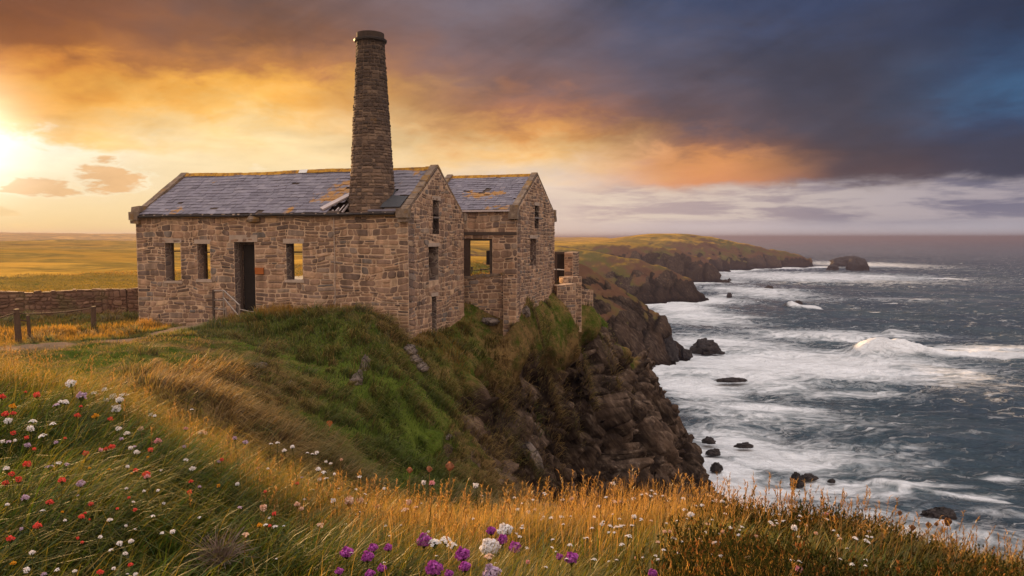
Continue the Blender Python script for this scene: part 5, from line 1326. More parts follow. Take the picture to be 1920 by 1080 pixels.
    x, y, z, gx, gy = [v[ok] for v in (x, y, z, gx, gy)]; n = len(x); s = np.hypot(gx, gy) + 1e-6
    L = rs.uniform(0.07, 0.2, n) * (1 + 1.2 * np.clip(fbm(x / 1.2, y / 1.2, seed=340, oct=3), -0.5, 0.6)) * (0.7 + 0.5 * sst(s, 0.1, 0.6))
    lean = np.stack([-gx, -gy], -1) / np.maximum(s, 0.35)[:, None] + rs.normal(0, 0.45, (n, 2))
    dr = np.clip(dryness(x, y, z) * 1.3 - 0.18 + rs.normal(0, 0.26, n), 0, 1)
    r = np.hypot(x, y)
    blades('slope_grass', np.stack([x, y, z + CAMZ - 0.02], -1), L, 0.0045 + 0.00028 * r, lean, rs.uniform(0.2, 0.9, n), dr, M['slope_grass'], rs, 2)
    cx, cy = slope_pts(3600, 7, 46); cz, gx, gy = surf(cx, cy); s = np.hypot(gx, gy); tus = fbm(cx / 4, cy / 4, seed=350, oct=3)
    ok = okay(cx, cy, cz, gx, gy) & (pdist(cx, cy) > 1.6) & (s + tus * 0.8 > 0.22)
    cx, cy = cx[ok], cy[ok]; n = len(cx); k = 46
    R_ = rs.uniform(0.12, 0.42, n)
    a = rs.uniform(0, 6.28, (n, k)); q = R_[:, None] * np.sqrt(rs.uniform(0, 1, (n, k)))
    x = (cx[:, None] + np.cos(a) * q).ravel(); y = (cy[:, None] + np.sin(a) * q).ravel()
    z, gx, gy = surf(x, y); s = np.hypot(gx, gy) + 1e-6
    L = (np.repeat(R_, k) * rs.uniform(0.7, 1.5, n * k) + 0.1) * 0.9
    lean = np.stack([-gx, -gy], -1) / np.maximum(s, 0.3)[:, None] * 0.95 + np.stack([np.cos(a).ravel(), np.sin(a).ravel()], -1) * 0.35 + rs.normal(0, 0.15, (n * k, 2))
    dr = np.clip(dryness(x, y, z) * 1.3 - 0.1 + np.repeat(rs.normal(0, 0.3, n), k) + rs.normal(0, 0.2, n * k), 0, 1)
    bulge = 0.10 * (1 - (q / R_[:, None]) ** 2).ravel()
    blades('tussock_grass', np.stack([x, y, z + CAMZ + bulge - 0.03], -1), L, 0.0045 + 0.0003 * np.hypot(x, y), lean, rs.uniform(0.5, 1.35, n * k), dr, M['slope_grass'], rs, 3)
    az = np.radians(rs.uniform(-38, 12, 110000)); r = 30 * (95 / 30.0) ** rs.uniform(0, 1, 110000); x, y = r * np.sin(az), r * np.cos(az)
    z = ground_rel(x, y); ok = (z > -6.5) & (okay(x, y, z, 0 * x, 0 * y)) & (pdist(x, y) > 1.0) & (coast_sd(x, y) > 14)
    x, y, z, r = x[ok], y[ok], z[ok], r[ok]; n = len(x); q = fbm(x / 40, y / 12, seed=390, oct=4) + 0.5
    blades('pasture_grass', np.stack([x, y, z + CAMZ - 0.02], -1), rs.uniform(0.10, 0.30, n) * (0.5 + q), 0.004 + 0.0003 * r, rs.normal(0, 0.5, (n, 2)), rs.uniform(0.1, 0.7, n), np.clip(0.15 + 1.3 * (q - 0.4) + rs.normal(0, 0.06, n), 0, 1), M['pasture'], rs, 2)
    # mown-looking turf on the mound and a bright tuft of bents at its brow
    x = rs.uniform(-15, -4.5, 26000); y = rs.uniform(25.5, 31, 26000); z, gx, gy = surf(x, y); ok = okay(x, y, z, gx, gy) & (pdist(x, y) > 0.8); x, y, z = x[ok], y[ok], z[ok]; n = len(x)
    blades('slope_grass', np.stack([x, y, z + CAMZ - 0.02], -1), rs.uniform(0.06, 0.20, n) * (1 + fbm(x, y, seed=360, oct=3)), np.full(n, 0.011), rs.normal(0, 0.5, (n, 2)), rs.uniform(0.2, 0.9, n), np.clip(0.1 + 0.9 * fbm(x / 1.5, y / 1.5, seed=361, oct=3) + rs.normal(0.1, 0.2, n), 0, 1), M['slope_grass'], rs, 2)
    for (tx, ty, tr, tn) in ((-9.4, 29.2, 0.7, 700), (-8.6, 29.3, 0.4, 300), (-15.6, 31.8, 0.5, 350), (-15.0, 31.2, 0.4, 250), (-21.5, 27.5, 0.5, 250), (-17.6, 29.3, 0.5, 250)):
        a = rs.uniform(0, 6.28, tn); q = tr * np.sqrt(rs.uniform(0, 1, tn)); x, y = tx + np.cos(a) * q, ty + np.sin(a) * q * 0.6; z = ground_rel(x, y)
        blades('dry_grass', np.stack([x, y, z + CAMZ - 0.03], -1), rs.uniform(0.2, 0.55, tn), np.full(tn, 0.010), rs.normal(0, 0.35, (tn, 2)), rs.uniform(0.1, 0.8, tn), rs.uniform(0.2, 1, tn), M['pasture'], rs, 3)
    # low heath on the seaward shoulder: twiggy sprigs crowded with small leaves
    m, T, o = mat('heath_leaf'); t = T.attr('tint')
    c = T.ramp(t, [(0, (0.016, 0.022, 0.006)), (0.5, (0.040, 0.040, 0.010)), (0.72, (0.10, 0.052, 0.014)), (0.88, (0.24, 0.085, 0.025)), (1, (0.36, 0.17, 0.06))])
    d = T.add('ShaderNodeBsdfDiffuse'); T.put(d.inputs[0], c); tr = T.add('ShaderNodeBsdfTranslucent'); T.put(tr.inputs[0], c)
    mx = T.add('ShaderNodeMixShader'); mx.inputs[0].default_value = 0.4; T.l.new(d.outputs[0], mx.inputs[1]); T.l.new(tr.outputs[0], mx.inputs[2]); T.l.new(mx.outputs[0], o.inputs[0])
    x, y, az, r, rc = fg(15000, 1.2, 1.12, (8, 43)); q = fbm(x * 2, y * 2, seed=370, oct=3)
    pr = sst(np.degrees(az) + q * 11, 13, 18) * sst(r / rc + q * 0.4, 0.50, 0.68) ; keep = rs.uniform(0, 1, len(x)) < np.clip(pr, 0, 1)
    x, y, q, r, rc = [v[keep] for v in (x, y, q, r, rc)]; n = len(x); z = up(x, y)
    h = rs.uniform(0.06, 0.17, n) * (1.0 + 1.3 * q) + 0.02
    lx, ly = rs.normal(0, 0.25, n), rs.normal(0, 0.25, n)
    blades('heath', np.stack([x, y, z], -1), h, np.full(n, 0.0016), np.stack([lx, ly], -1), np.ones(n) * 0.6, rs.uniform(0.2, 0.7, n), M['straw_stems'], rs, 2)
    k = 24; f = rs.uniform(0.2, 1.0, (n, k))
    P = np.stack([x[:, None] + lx[:, None] * h[:, None] * f ** 2 * .6, y[:, None] + ly[:, None] * h[:, None] * f ** 2 * .6, z[:, None] + h[:, None] * f * 0.95], -1).reshape(-1, 3)
    ang = rs.uniform(0, 6.28, n * k); lean = np.stack([np.cos(ang), np.sin(ang)], -1)
    tint = np.clip(np.repeat(rs.beta(2, 3, n), k) * 0.7 + 0.40 * (f.ravel() - 0.5) + rs.normal(0.02, 0.14, n * k), 0, 1)
    blades('heath', P, rs.uniform(0.008, 0.017, n * k), rs.uniform(0.0018, 0.0034, n * k), lean, rs.uniform(0.5, 1.1, n * k), tint, m, rs, 2)
grass_all()

# ------------------------------------------------------------------ flowers
def petal_mat(name, a, b, tr=0.35):
    m, T, o = mat(name); t = T.attr('tint'); c = T.mix(t, a, b)
    d = T.add('ShaderNodeBsdfDiffuse'); T.put(d.inputs[0], c); t2 = T.add('ShaderNodeBsdfTranslucent'); T.put(t2.inputs[0], c)
    mx = T.add('ShaderNodeMixShader'); mx.inputs[0].default_value = tr; T.l.new(d.outputs[0], mx.inputs[1]); T.l.new(t2.outputs[0], mx.inputs[2]); T.l.new(mx.outputs[0], o.inputs[0]); M[name] = m
petal_mat('red_petal', (0.62, 0.055, 0.045), (0.86, 0.17, 0.12)); petal_mat('pink_petal', (0.62, 0.24, 0.28), (0.85, 0.48, 0.50)); petal_mat('white_petal', (0.74, 0.70, 0.70), (0.93, 0.91, 0.90))
petal_mat('mauve_petal', (0.42, 0.28, 0.42), (0.68, 0.54, 0.66)); petal_mat('purple_petal', (0.26, 0.035, 0.25), (0.60, 0.15, 0.52)); petal_mat('peach_petal', (0.58, 0.34, 0.22), (0.86, 0.66, 0.52)); petal_mat('yellow_petal', (0.62, 0.28, 0.02), (0.8, 0.45, 0.05))
petal_mat('orange_husk', (0.20, 0.085, 0.045), (0.46, 0.24, 0.14), 0.5); petal_mat('brown_husk', (0.10, 0.05, 0.025), (0.26, 0.13, 0.06)); petal_mat('green_stem', (0.045, 0.06, 0.014), (0.11, 0.10, 0.03)); petal_mat('straw_stalk', (0.22, 0.12, 0.04), (0.36, 0.22, 0.08))
def head_globe(mb, c, R, rng, n=64, mi=0, flat=0.85):
    for i in range(n):
        ph = math.acos(1 - 1.55 * (i + 0.5) / n); th = i * 2.39996 + rng.uniform(-.2, .2)
        d = Vector((math.sin(ph) * math.cos(th), math.sin(ph) * math.sin(th), math.cos(ph) * flat))
        dn = d.normalized(); a = dn.cross(Vector((0.3, 0.2, 0.9))).normalized(); b = dn.cross(a)
        w = R * rng.uniform(0.20, 0.32); k = rng.uniform(0.78, 1.08); an = rng.uniform(0, 3); a, b = a * math.cos(an) + b * math.sin(an), b * math.cos(an) - a * math.sin(an)
        base = Vector(c) + d * R * 0.45; k *= 0.85 + 0.3 * math.sin(th * 2.0 + n) * math.sin(ph * 3); tip = Vector(c) + d * R * k
        t = rng.random()
        mb.add([base, tip - a * w + dn * R * .02, tip + b * w * .6 + dn * R * 0.10, tip + a * w, tip - b * w * .6 - dn * R * 0.06], [(0, 1, 2, 3), (0, 3, 4, 1), (1, 4, 3, 2)], mi, [t * 0.3, t, min(1, t + .2), t, t])
def head_cluster(mb, c, R, rng, mi=0, nf=11):
    for i in range(nf):
        q = R * 0.85 * math.sqrt((i + 0.3) / nf); th = i * 2.4 + rng.uniform(-.3, .3)
        o = Vector(c) + Vector((math.cos(th) * q, math.sin(th) * q, R * (0.25 - 0.5 * (q / R) ** 2) + rng.uniform(-.1, .1) * R))
        nrm = Vector((math.cos(th) * q / R * 0.8 + rng.uniform(-.2, .2), math.sin(th) * q / R * 0.8 + rng.uniform(-.2, .2), 1)).normalized()
        a = nrm.cross(Vector((0, 1, 0.1))).normalized(); b = nrm.cross(a); s = R * rng.uniform(0.26, 0.38)
        for k in range(5):
            an = k * 1.2566 + th; e = a * math.cos(an) + b * math.sin(an); e2 = a * math.cos(an + 0.5) + b * math.sin(an + 0.5); e3 = a * math.cos(an - 0.5) + b * math.sin(an - 0.5); t = rng.random()
            mb.add([o, o + e3 * s * 0.8 + nrm * s * .15, o + e * s * 1.1 + nrm * s * 0.3, o + e2 * s * 0.8 + nrm * s * .15], [(0, 1, 2, 3)], mi, t)
        mb.tube([o, Vector(c) - Vector((0, 0, R * 1.0))], R * 0.035, 3, 1, 0.4, cap=False)
def head_husk(mb, c, R, rng, mi=0):
    n = 9
    prof = [(-1.0, 0.16), (-0.55, 0.62), (0.0, 0.95), (0.5, 0.85), (1.0, 0.38)]
    vs = []; fs = []
    for j, (z, r) in enumerate(prof):
        for k in range(n):
            an = 2 * math.pi * k / n; rr = r * R * (1 + 0.22 * math.sin(k * 2.1 + j)); vs.append(Vector(c) + Vector((math.cos(an) * rr, math.sin(an) * rr * 0.8, z * R + (rng.uniform(-.25, .25) * R if j == 4 else 0))))
    for j in range(len(prof) - 1):
        for k in range(n): fs.append((j * n + k, j * n + (k + 1) % n, (j + 1) * n + (k + 1) % n, (j + 1) * n + k))
    mb.add(vs, fs, mi, [rng.random() for _ in vs])
def calyx(mb, c, R, rng, mi):
    mb.tube([Vector(c) - Vector((0, 0, R * 0.75)), Vector(c) - Vector((0, 0, R * 0.3)), Vector(c) + Vector((0, 0, R * 0.1))], [R * 0.12, R * 0.45, R * 0.5], 7, mi, 0.4)
def stem_pts(H, rng, bend):
    return [(bend[0] * (1 - t) ** 2, bend[1] * (1 - t) ** 2, -H * (1 - t)) for t in (0, 0.25, 0.5, 0.75, 1.0)]
PROTO = {}
def proto(kind, petal, variant):
    key = (kind, petal, variant)
    if key not in PROTO:
        rng = random.Random(hash((kind, petal)) % 1000 + variant * 7 if False else sum(map(ord, kind + petal)) + variant * 77)
        mb = MB()
        if kind == 'globe': head_globe(mb, (0, 0, 0), 1.0, rng, 40)
        elif kind == 'cluster': head_cluster(mb, (0, 0, 0), 1.0, rng)
        else: head_husk(mb, (0, 0, 0), 1.0, rng)
        if kind == 'globe': calyx(mb, (0, 0, -0.25), 1.0, rng, 1)
        H = rng.uniform(13, 17); mb.tube(stem_pts(H, rng, (rng.uniform(-3, 3), rng.uniform(-2, 2))), [0.14, 0.12, 0.11, 0.1, 0.1], 4, 1, 0.5, cap=False)
        me = bpy.data.meshes.new('wildflower'); me.from_pydata(mb.v, [], mb.f); me.polygons.foreach_set('material_index', np.array(mb.mi, np.int32))
        a = me.attributes.new('tint', 'FLOAT', 'POINT'); a.data.foreach_set('value', np.array(mb.t, np.float32))
        me.materials.append(M[petal]); me.materials.append(M['straw_stalk' if petal in ('peach_petal', 'orange_husk', 'brown_husk') else 'green_stem'])
        PROTO[key] = me
    return PROTO[key]
def find_spot(px, py, hh):
    """where a head seen there stands hh above the turf"""
    d = ray(px, py); rcz = np.linspace(0.9, 6.0, 700); k = rcz / math.hypot(d[0], d[1]); X = d[0] * k; Y = d[1] * k; Z = d[2] * k
    az = math.atan2(d[0], d[1]); rc = float(np.interp(az, CRaz, CR[:, 1] / np.cos(np.clip(CRaz, -0.95, 0.95))))
    g = ground_rel(X, Y) + hh
    hit = np.where((Z <= g) & (rcz < rc * 1.04))[0]
    i = hit[0] if len(hit) else int(np.argmin(np.abs(rcz - rc * 0.99)))
    return X[i], Y[i], Z[i], float(ground_rel(X[i:i + 1], Y[i:i + 1])[0])
RED = [(4,744,11),(69,741,13),(152,762,6),(10,777,12),(25,775,9),(145,779,10),(207,786,10),(25,812,10),(50,821,9),(122,822,6),(160,850,11),(198,842,8),(210,838,12),(282,844,11),(51,871,15),(22,889,11),(10,906,11),(35,899,13),(116,901,13),(93,942,12),(70,986,14),(19,1010,13),(153,969,11),(160,962,5),(168,974,4),(170,945,9),(242,933,6),(253,956,8),(254,882,9),(274,889,13),(358,903,8),(355,923,10),(154,1017,6),(146,1009,6),(188,1073,11),(245,1059,9),(220,954,6),(557,907,9),(514,964,10),(497,922,7),(506,986,7),(416,862,8),(64,842,7),(48,735,5)]
WHITE = [(134,719,19),(212,745,15),(230,741,19),(224,750,14),(199,750,10),(218,767,19),(123,754,11),(114,754,9),(177,737,13),(196,731,11),(61,789,13),(57,804,14),(16,789,14),(99,794,11),(79,817,15),(5,828,8),(28,826,6),(222,804,11),(282,778,8),(290,780,7),(238,813,10),(257,848,11),(245,840,9),(110,868,12),(12,878,10),(349,862,10),(361,879,11),(14,946,7),(80,957,9),(122,976,6),(206,975,9),(236,986,6),(253,992,6),(188,1007,8),(224,1019,12),(246,1015,10),(208,1031,9),(235,1038,8),(304,999,8),(324,997,11),(287,967,8),(307,944,6),(250,941,5),(296,920,7),(270,921,6),(237,916,6),(445,908,9),(374,970,8),(50,1069,12),(107,1068,9),(140,1071,7),(213,1066,8),(239,1076,6),(254,1077,8),(61,1036,10),(239,875,8),(302,882,5),(11,880,9),(502,878,7),(576,849,7),(586,851,8),(594,849,9),(611,866,7),(620,869,6),(597,880,11),(607,885,11),(627,889,7),(599,899,9),(612,897,10),(674,894,11),(720,916,7),(625,939,11),(571,936,7),(498,984,9),(516,987,10),(1129,983,9),(1144,986,11),(1156,988,13),(1164,987,8),(1141,998,8),(1152,998,8),(1179,1005,16),(1189,969,12),(1185,985,9),(1295,965,13),(1270,977,9),(1316,947,9),(1335,939,7),(1222,920,9),(1149,907,10),(1055,937,7),(1149,964,5),(1343,939,9),(1354,940,8),(1489,990,14),(1500,967,8),(1205,1045,6),(794,905,11),(892,911,14),(360,768,8),(520,830,9),(548,838,10),(533,845,9),(508,832,8)]
MAUVE = [(153,743,20),(92,875,15),(125,870,9),(252,837,8),(228,823,8),(345,838,8),(47,934,14),(152,907,16),(450,951,9),(82,1077,9),(374,913,7),(146,929,5),(460,829,10),(440,822,10),(484,878,7),(566,895,8),(16,828,10),(52,835,11),(105,830,8),(40,992,7),(105,759,13),(410,866,8)]
PINK = [(189,844,9),(296,827,13),(276,894,11),(348,804,9),(810,906,13),(990,1054,10),(1498,1067,14),(1549,964,9)]
PEACH = [(557,946,12),(565,954,10),(655,940,23),(675,939,16),(710,951,13),(767,942,14),(760,955,15),(780,951,12),(600,984,16),(461,1002,13),(494,952,16),(1246,997,9),(1256,997,8),(1290,992,12),(1327,982,12),(1339,1018,11),(1152,940,12),(1165,941,8),(1234,1016,10),(1192,1046,7),(1356,997,9),(264,804,12),(379,811,22),(1072,935,9),(1402,1044,10),(1404,1070,10),(1003,955,9),(1316,1016,8),(1221,976,8),(1418,1005,8),(1450,985,9),(1530,1000,8),(1575,1010,9),(1512,985,9),(640,862,7)]
YELLOW = [(487,985,11),(168,878,6),(205,880,5),(117,960,5),(25,1056,9),(277,857,5),(410,911,8),(179,780,11),(246,888,5),(24,762,11)]
def sow(lst, petal, kind, label, cat, group, h0=0.20, name='wildflower'):
    rng = random.Random(len(lst))
    for px, py, D in lst:
        hh = h0 * rng.uniform(0.9, 1.15) - (0.03 if px > 700 else 0)
        X, Y, Z, g = find_spot(px, py, hh)
        R = D / 2 / F * math.sqrt(X * X + Y * Y + Z * Z) * 0.9
        o = bpy.data.objects.new(name, proto(kind if kind != 'mix' else rng.choice(['globe', 'cluster']), petal, rng.randint(0, 2)))
        o.location = (X, Y, Z + CAMZ); o.scale = (R, R, R); o.rotation_euler = (rng.uniform(-.25, .25), rng.uniform(-.15, .3), rng.uniform(0, 6.28))
        COL.objects.link(o); tag(o, label, cat, group)
sow(RED, 'red_petal', 'globe', 'small coral red flower head in the grass of the near slope', 'flower', 'red flowers on the near slope', name='red_flower')
sow(WHITE, 'white_petal', 'mix', 'small white flower head in the grass of the near bank', 'flower', 'white flowers on the near bank', name='white_flower')
sow(MAUVE, 'mauve_petal', 'mix', 'small pale mauve flower head in the grass of the near slope', 'flower', 'mauve flowers on the near slope', name='mauve_flower')
sow(PINK, 'pink_petal', 'globe', 'small soft pink flower head in the grass of the near bank', 'flower', 'pink flowers on the near bank', name='pink_flower')
sow(PEACH, 'peach_petal', 'mix', 'peach coloured drying flower head on a straw stalk', 'flower', 'peach coloured drying flowers', name='dried_flower')
sow(YELLOW, 'yellow_petal', 'globe', 'tiny yellow flower head in the grass of the near slope', 'flower', 'yellow flowers on the near slope', name='yellow_flower')
# the large heads at the front: each built with stem, calyx and petals
def big_flower(px, py, D, petal, label, kind='globe', name='thrift', h0=0.17, stem='green_stem', tall=1.0, group=None):
    rng = random.Random(px * 7 + py)
    X, Y, Z, g = find_spot(px, py, h0); R = D / 2 / F * math.sqrt(X * X + Y * Y + Z * Z) * 1.08
    root = empty(name, (X, Y, g + CAMZ), 0, label, 'flower', group); H = Z - g
    mb = MB(); bx, by = rng.uniform(-.03, .03), rng.uniform(-.02, .02)
    mb.tube([(bx * (1 - t) ** 2, by * (1 - t) ** 2, H * t - 0.02) for t in (0, 0.25, 0.5, 0.75, 1)], [0.0016, 0.0015, 0.0014, 0.0013, 0.0013], 5, 0, 0.6); mb.build('stem', [M[stem]], root)
    mb = MB()
    if kind == 'globe': head_globe(mb, (0, 0, H), R, rng, 110, flat=0.8 * tall)
    elif kind == 'cluster': head_cluster(mb, (0, 0, H), R, rng, 0, 16)
    else: head_husk(mb, (0, 0, H), R, rng)
    hd = mb.build('flower_head' if kind != 'husk' else 'seed_head', [M[petal], M[stem]], root)
    if kind != 'husk':
        mb = MB(); calyx(mb, (0, 0, H - R * 0.3), R, rng, 0); mb.build('calyx', [M[stem]], root)
    return root
for px, py, D, lb in [
    (795,1014,24,'tall purple flower head leaning beside the pale pink cluster'),(650,1036,21,'round purple flower head standing alone at the front left of the clump'),(689,1044,20,'purple flower head with a pale lower lip, under a smaller one'),(700,1027,16,'small purple flower head just above a larger one'),
    (728,1027,13,'narrow purple flower bud to the right of the paired heads'),(867,1040,25,'bright magenta flower head beside the big shaggy white bloom'),(814,1066,28,'largest magenta flower head at the bottom of the clump'),(872,1062,20,'magenta flower head tucked under the bright round one'),
    (842,1076,15,'low violet flower head cut by the bottom of the picture'),(694,1076,16,'low purple flower head under the paired heads'),(716,1066,15,'faded purple flower head low between two clumps'),(636,1071,13,'small purple flower head lowest at the left of the clump'),
    (921,995,16,'magenta bud standing above the big shaggy white bloom'),(966,1027,20,'purple flower head hanging on the flank of the tall pale bloom'),(942,1012,18,'dusky rose flower head pressed against the tall pale bloom'),(1072,1046,23,'magenta flower head with a straw stem crossing it, apart from the clump'),(1049,1044,12,'small lilac flower head beside the lone magenta one'),(1224,1075,16,'purple flower head at the bottom edge, far from the clump')]:
    big_flower(px, py, D, 'purple_petal', lb, name='purple_flower', tall=1.3 if 'tall' in lb or 'narrow' in lb or 'hanging' in lb else 1.0, group='purple flowers at the front')
for px, py, D, pt, kd, lb in [
    (815,1016,22,'white_petal','cluster','pale pink flat flower cluster next to the tall purple head'),(835,1011,20,'white_petal','cluster','pale flat flower cluster in the middle of the three pale heads'),(847,1021,18,'white_petal','cluster','pale flat flower cluster at the right end of the three pale heads'),
    (947,994,25,'white_petal','globe','tall pale pink bloom above the dusky rose and purple heads'),(919,1026,34,'white_petal','globe','biggest shaggy white bloom at the front'),(917,1043,18,'peach_petal','cluster','peach tinted florets hanging under the biggest white bloom'),(922,1074,30,'mauve_petal','globe','round lilac white bloom at the bottom edge below the biggest white one')]:
    big_flower(px, py, D, pt, lb, kind=kd, name='white_bloom', group='pale blooms at the front')
for px, py, D, lb in [(843,875,15,'largest orange brown seed head on a tall straw stalk'),(805,880,10,'small orange brown seed head, middle of three on tall stalks'),(768,882,10,'small orange seed head nearest the flowery slope, on a tall stalk')]:
    big_flower(px, py, D, 'orange_husk', lb, kind='husk', name='seed_head_stalk', h0=0.30, stem='straw_stalk', group='orange seed heads on tall stalks')
for px, py, D, lb in [(1687,962,7,'tiny black seed head on a thin bare stalk against the sea'),(1711,990,9,'blunt brown seed head at the edge of the heath'),(1741,985,9,'dark egg shaped seed head in front of the sea rock'),(1756,983,6,'smallest brown seed head between two larger ones before the sea'),(1777,979,12,'plump russet seed head in front of the sea rock')]:
    big_flower(px, py, D, 'brown_husk', lb, kind='husk', name='seed_head_stalk', h0=0.24, stem='straw_stalk', group='dark seed heads on the heath')
# bare stalks on the right
for px, py, hh, lb in [(1583,968,0.24,'curved yellow green stalk leaning across the dark heath'),(1613,985,0.22,'forked straw stalk standing in the heath'),(1641,1022,0.2,'upright reddish bare stalk near the bottom of the heath'),(1520,975,0.22,'thin straw stalk with a drooping tip at the front of the heath'),(1690,1008,0.2,'slanting bare straw stalk beside the russet heath')]:
    X, Y, Z, g = find_spot(px, py, hh); H = Z - g; rng = random.Random(px); mb = MB(); b = rng.uniform(-.08, .08)
    mb.tube([(b * (1 - t) ** 1.5, 0.02 * t, H * t) for t in np.linspace(0, 1, 7)], list(np.linspace(0.0021, 0.0012, 7)), 5, 0, 0.5)
    if 'forked' in lb: mb.tube([(b * 0.35, 0.01, H * 0.5), (0.035, 0.0, H * 0.72), (0.07, 0, H * 0.86)], [0.0017, 0.0014, 0.001], 5, 0, 0.6)
    mb.tube([(0, 0.02, H), (0.006, 0.02, H + 0.012)], [0.003, 0.001], 5, 0, 0.9)
    o = mb.build('bare_stalk', [M['straw_stalk']]); o.location = (X, Y, g + CAMZ); tag(o, lb, 'stalk', 'bare stalks in the heath')
rw = random.Random(404)
sow([(rw.uniform(960, 1640), 925 + rw.uniform(0, 1) ** 1.3 * 140, rw.choice([6, 7, 8, 9, 11])) for _ in range(110)] + [(rw.uniform(420, 960), rw.uniform(915, 1060), rw.choice([5, 6, 7])) for _ in range(25)], 'white_petal', 'cluster', 'tiny white floret cluster low in the straw coloured grass', 'flower', 'tiny white floret clusters in the straw', name='white_floret', h0=0.19)
# a dead tuft in the grass
X, Y, Z, g = find_spot(412, 1045, 0.10); rng = random.Random(3); mb = MB()
for i in range(170):
    th = rng.uniform(0, 6.28); e = rng.uniform(0.1, 1.2); L = rng.uniform(0.05, 0.11); d = Vector((math.cos(th) * math.cos(e), math.sin(th) * math.cos(e), math.sin(e)))
    p0 = Vector((rng.uniform(-.012, .012), rng.uniform(-.012, .012), 0.03)); mb.tube([p0, p0 + d * L * 0.6 + Vector((0, 0, .01)), p0 + d * L], [0.0010, 0.0008, 0.0004], 3, 0, rng.random(), cap=False)
petal_mat('dead_stem', (0.16, 0.11, 0.09), (0.34, 0.26, 0.22)); o = mb.build('dry_tuft', [M['dead_stem']]); o.location = (X, Y, g + CAMZ + 0.05); tag(o, 'wiry grey brown dead tuft lying in the green grass', 'tuft')
# ------------------------------------------------------------------ rocks
def rock(name, label, cat, loc, size, seed, material='wet_rock', rz=0.0, group=None, sharp=0.35, sub=26, sink=0.35):
    """a broken boulder: noise-shaped, facetted, flat-footed"""
    nu, nv = sub * 2, sub
    th = np.linspace(0, 2 * np.pi, nu, endpoint=False); ph = np.linspace(0.02, np.pi - 0.02, nv)
    T_, P_ = np.meshgrid(th, ph); d = np.stack([np.sin(P_) * np.cos(T_), np.sin(P_) * np.sin(T_), np.cos(P_)], -1)
    q = d.reshape(-1, 3); s = seed * 3.7
    f1, f2, idc = cells(q[:, 0] * 1.5 + s, q[:, 1] * 1.5 + s, q[:, 2] * 1.5, seed)
    g1, g2, ig = cells(q[:, 0] * 3.4 + s, q[:, 1] * 3.4, q[:, 2] * 3.4 + s, seed + 5)
    r = 1 + 0.55 * fbm(q[:, 0] * 1.3 + s, q[:, 1] * 1.3, q[:, 2] * 1.3 - s, seed, 3) + sharp * (idc - 0.5) * 0.7 + sharp * 0.3 * (ig - 0.5) - 0.12 * np.exp(-((g2 - g1) / 0.09) ** 2) + 0.22 * fbm(q[:, 0] * 5 + s, q[:, 1] * 5, q[:, 2] * 5, seed + 9, 3)
    v = q * r[:, None] * np.array(size) * 0.5
    v[:, 2] = np.maximum(v[:, 2], -size[2] * sink)
    i = np.arange(nv - 1)[:, None] * nu; j = np.arange(nu)[None]; jn = (j + 1) % nu
    fq = np.stack([i + j, i + nu + j, i + nu + jn, i + jn], -1).reshape(-1, 4)
    me = mesh_np(name, v, fq.ravel(), np.full(len(fq), 4), smooth=False)
    o = link(name, me, M[material]); o.location = loc; o.rotation_euler = (0, 0, rz); tag(o, label, cat, group)
    return o
def sea_at(px, py):
    p = at(px, py, 1.0); k = -25.0 / p[2]
    return p[0] * k, p[1] * k
def sea_rock(px, py, wpx, hpx, label, seed, depth=0.7, name='sea_rock', rz=0.0, sharp=0.55, cat='rock', group=None):
    """px,py: middle of its waterline; width and height as seen give its size at that distance"""
    x, y = sea_at(px, py); m = math.sqrt(x * x + y * y + 625) / F; w, h = wpx * m, hpx * m
    return rock(name, label, cat, (x, y + w * depth * 0.3, h * 0.12), (w * 0.98, w * depth, h * 1.9), seed, 'wet_rock', rz, group, sharp, sink=0.12)
sea_rock(1326,662,54,21,'dark domed rock in the surf, seaward of the nearest headland tip',3,0.6)
sea_rock(1352,664,14,5,'small dark rock at the foot of the domed surf rock',4)
sea_rock(1250,676,42,40,'boulder with white water running down it at the nearest headland tip',5,0.8)
sea_rock(1287,671,24,15,'rounded boulder between the headland tip and the domed surf rock',6)
sea_rock(1596,499,66,15,'long low rock at the back of the distant sea stacks',7,0.5,'sea_stack',cat='sea stack',sharp=0.2)
sea_rock(1613,507,36,19,'blocky square shouldered stack standing off the far headland',8,0.8,'sea_stack',sharp=0.15,cat='sea stack')
sea_rock(1564,507,23,8,'small low islet on the landward side of the distant stacks',9)
sea_rock(1498,571,17,6,'black rock capped by a breaking wave in the middle of the bay',10)
sea_rock(1443,541,15,5,'flat dark rock in mid bay nearest the far headland',11)
sea_rock(1368,557,9,7,'small pointed rock off the second headland',12)
sea_rock(1368,526,6,4,'tiny rock off the third headland',13)
sea_rock(1372,716,58,6,'long low reef awash in the foam below the nearest headland',14,0.3)
sea_rock(1331,831,24,10,'jagged dark rock at the foot of the near cliff, higher of the pair',15)
sea_rock(1338,853,26,9,'flat dark rock at the foot of the near cliff, lower of the pair',16)
sea_rock(1398,839,34,7,'low black reef alone in the foam off the near cliff',17,0.4)
sea_rock(1345,884,20,13,'stubby dark rock just above the grass at the foot of the near cliff',18)
sea_rock(1514,900,34,9,'flat topped black rock close beside an upright one near the shore',19,0.5)
sea_rock(1496,912,24,19,'upright black rock close beside a flat topped one near the shore',20)
sea_rock(1561,905,13,5,'small dark rock alone to seaward of the paired near shore rocks',21)
sea_rock(1765,977,52,15,'brown wing shaped rock in the water behind the dark seed heads',22,0.5)
def slope_spot(px, py, r0=9, r1=60):
    d = ray(px, py); Y = np.arange(r0, r1, 0.04); k = Y / d[1]
    X, Z = d[0] * k, d[2] * k; g = ground_rel(X, Y); h = np.where(Z <= g)[0]; i = h[0] if len(h) else -1
    return X[i], Y[i], g[i]
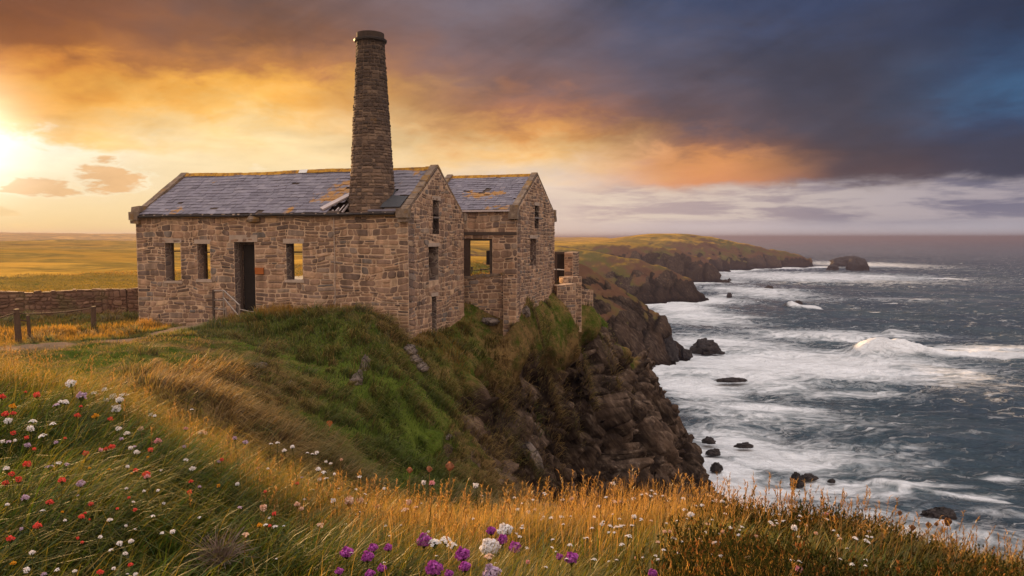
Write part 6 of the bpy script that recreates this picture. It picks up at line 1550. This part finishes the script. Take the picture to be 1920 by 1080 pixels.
def outcrop(px, py, wpx, hpx, label, seed, rz=0.0, depth=0.7, mtl='outcrop_rock', tilt=(0, 0), name='rock_outcrop'):
    x, y, g = slope_spot(px, py); m = y / F; w, h = wpx * m, hpx * m
    o = rock(name, label, 'rock', (x, y + 0.15, g + CAMZ + h * 0.02 - (0.2 if mtl == 'wet_rock' else 0)), (w, w * depth + 0.3, h), seed, mtl, rz, 'rocks showing through the turf', 0.4, sink=0.5)
    o.rotation_euler = (tilt[0], tilt[1], rz); return o
outcrop(766,660,30,24,'squared grey stone wedged below the front corner of the engine house',31)
outcrop(776,678,26,20,'pale stone second down from the front corner of the engine house',32)
outcrop(788,692,30,22,'cracked stone lowest of the three below the engine house corner',33)
outcrop(683,692,20,46,'upright grey rock pillar in the hanging grass',34,tilt=(0.1, 0.1))
outcrop(666,718,26,44,'slanting grey rock half under the rock pillar',35,tilt=(0.0, 0.5))
outcrop(481,688,40,12,'flat pale slab at the lip of the brown grassy bank',36,depth=0.8)
outcrop(543,724,26,16,'small split slab below the lip of the brown grassy bank',37)
outcrop(1000,862,22,66,'long pale slab edge where the brown turf meets the cliff',38,tilt=(0.0, -0.55),depth=0.9)
outcrop(985,588,20,22,'short pale stone stuck in the turf under the outbuilding gable',39)
outcrop(918,604,34,16,'broken grey rock in the hollow between the two buildings',40)
outcrop(838,822,16,8,'small pale stone in the deep green grass of the gully',41)
x, y, g = slope_spot(618, 808); mb = MB(); mb.add([(-0.07, 0, 0.17), (0.07, 0.01, 0.17), (0.085, 0, 0.12), (0.0, -0.01, -0.0), (-0.085, 0, 0.12), (0, 0.02, 0.18)], [(0, 4, 3), (0, 3, 5), (5, 3, 1), (1, 3, 2)], 0)
mb.tube([(0, 0, -0.15), (0, 0.0, 0.01)], 0.008, 5, 0); o = mb.build('marker', [M['rust_plate']]); o.location = (x, y, g + CAMZ + 0.1); tag(o, 'small orange pointed marker standing on the brown grassy slope', 'marker')

# ------------------------------------------------------------------ sea air
def haze():
    b = 42000.0; z0, z1 = -45.0, 36.0
    mb = MB(); mb.box((-b, -b, z0), (b, b, z1)); o = mb.build('haze', [])
    m = bpy.data.materials.new('sea_haze'); m.use_nodes = True; T = NT(m.node_tree); out = T.add('ShaderNodeOutputMaterial')
    v = T.add('ShaderNodeVolumePrincipled'); v.inputs['Density'].default_value = HAZE; v.inputs['Anisotropy'].default_value = 0.42
    T.put(v.inputs['Color'], (0.185, 0.185, 0.29)); T.l.new(v.outputs[0], out.inputs['Volume'])
    o.data.materials.append(m); o['kind'] = 'stuff'
HAZE = 0.00042
haze()
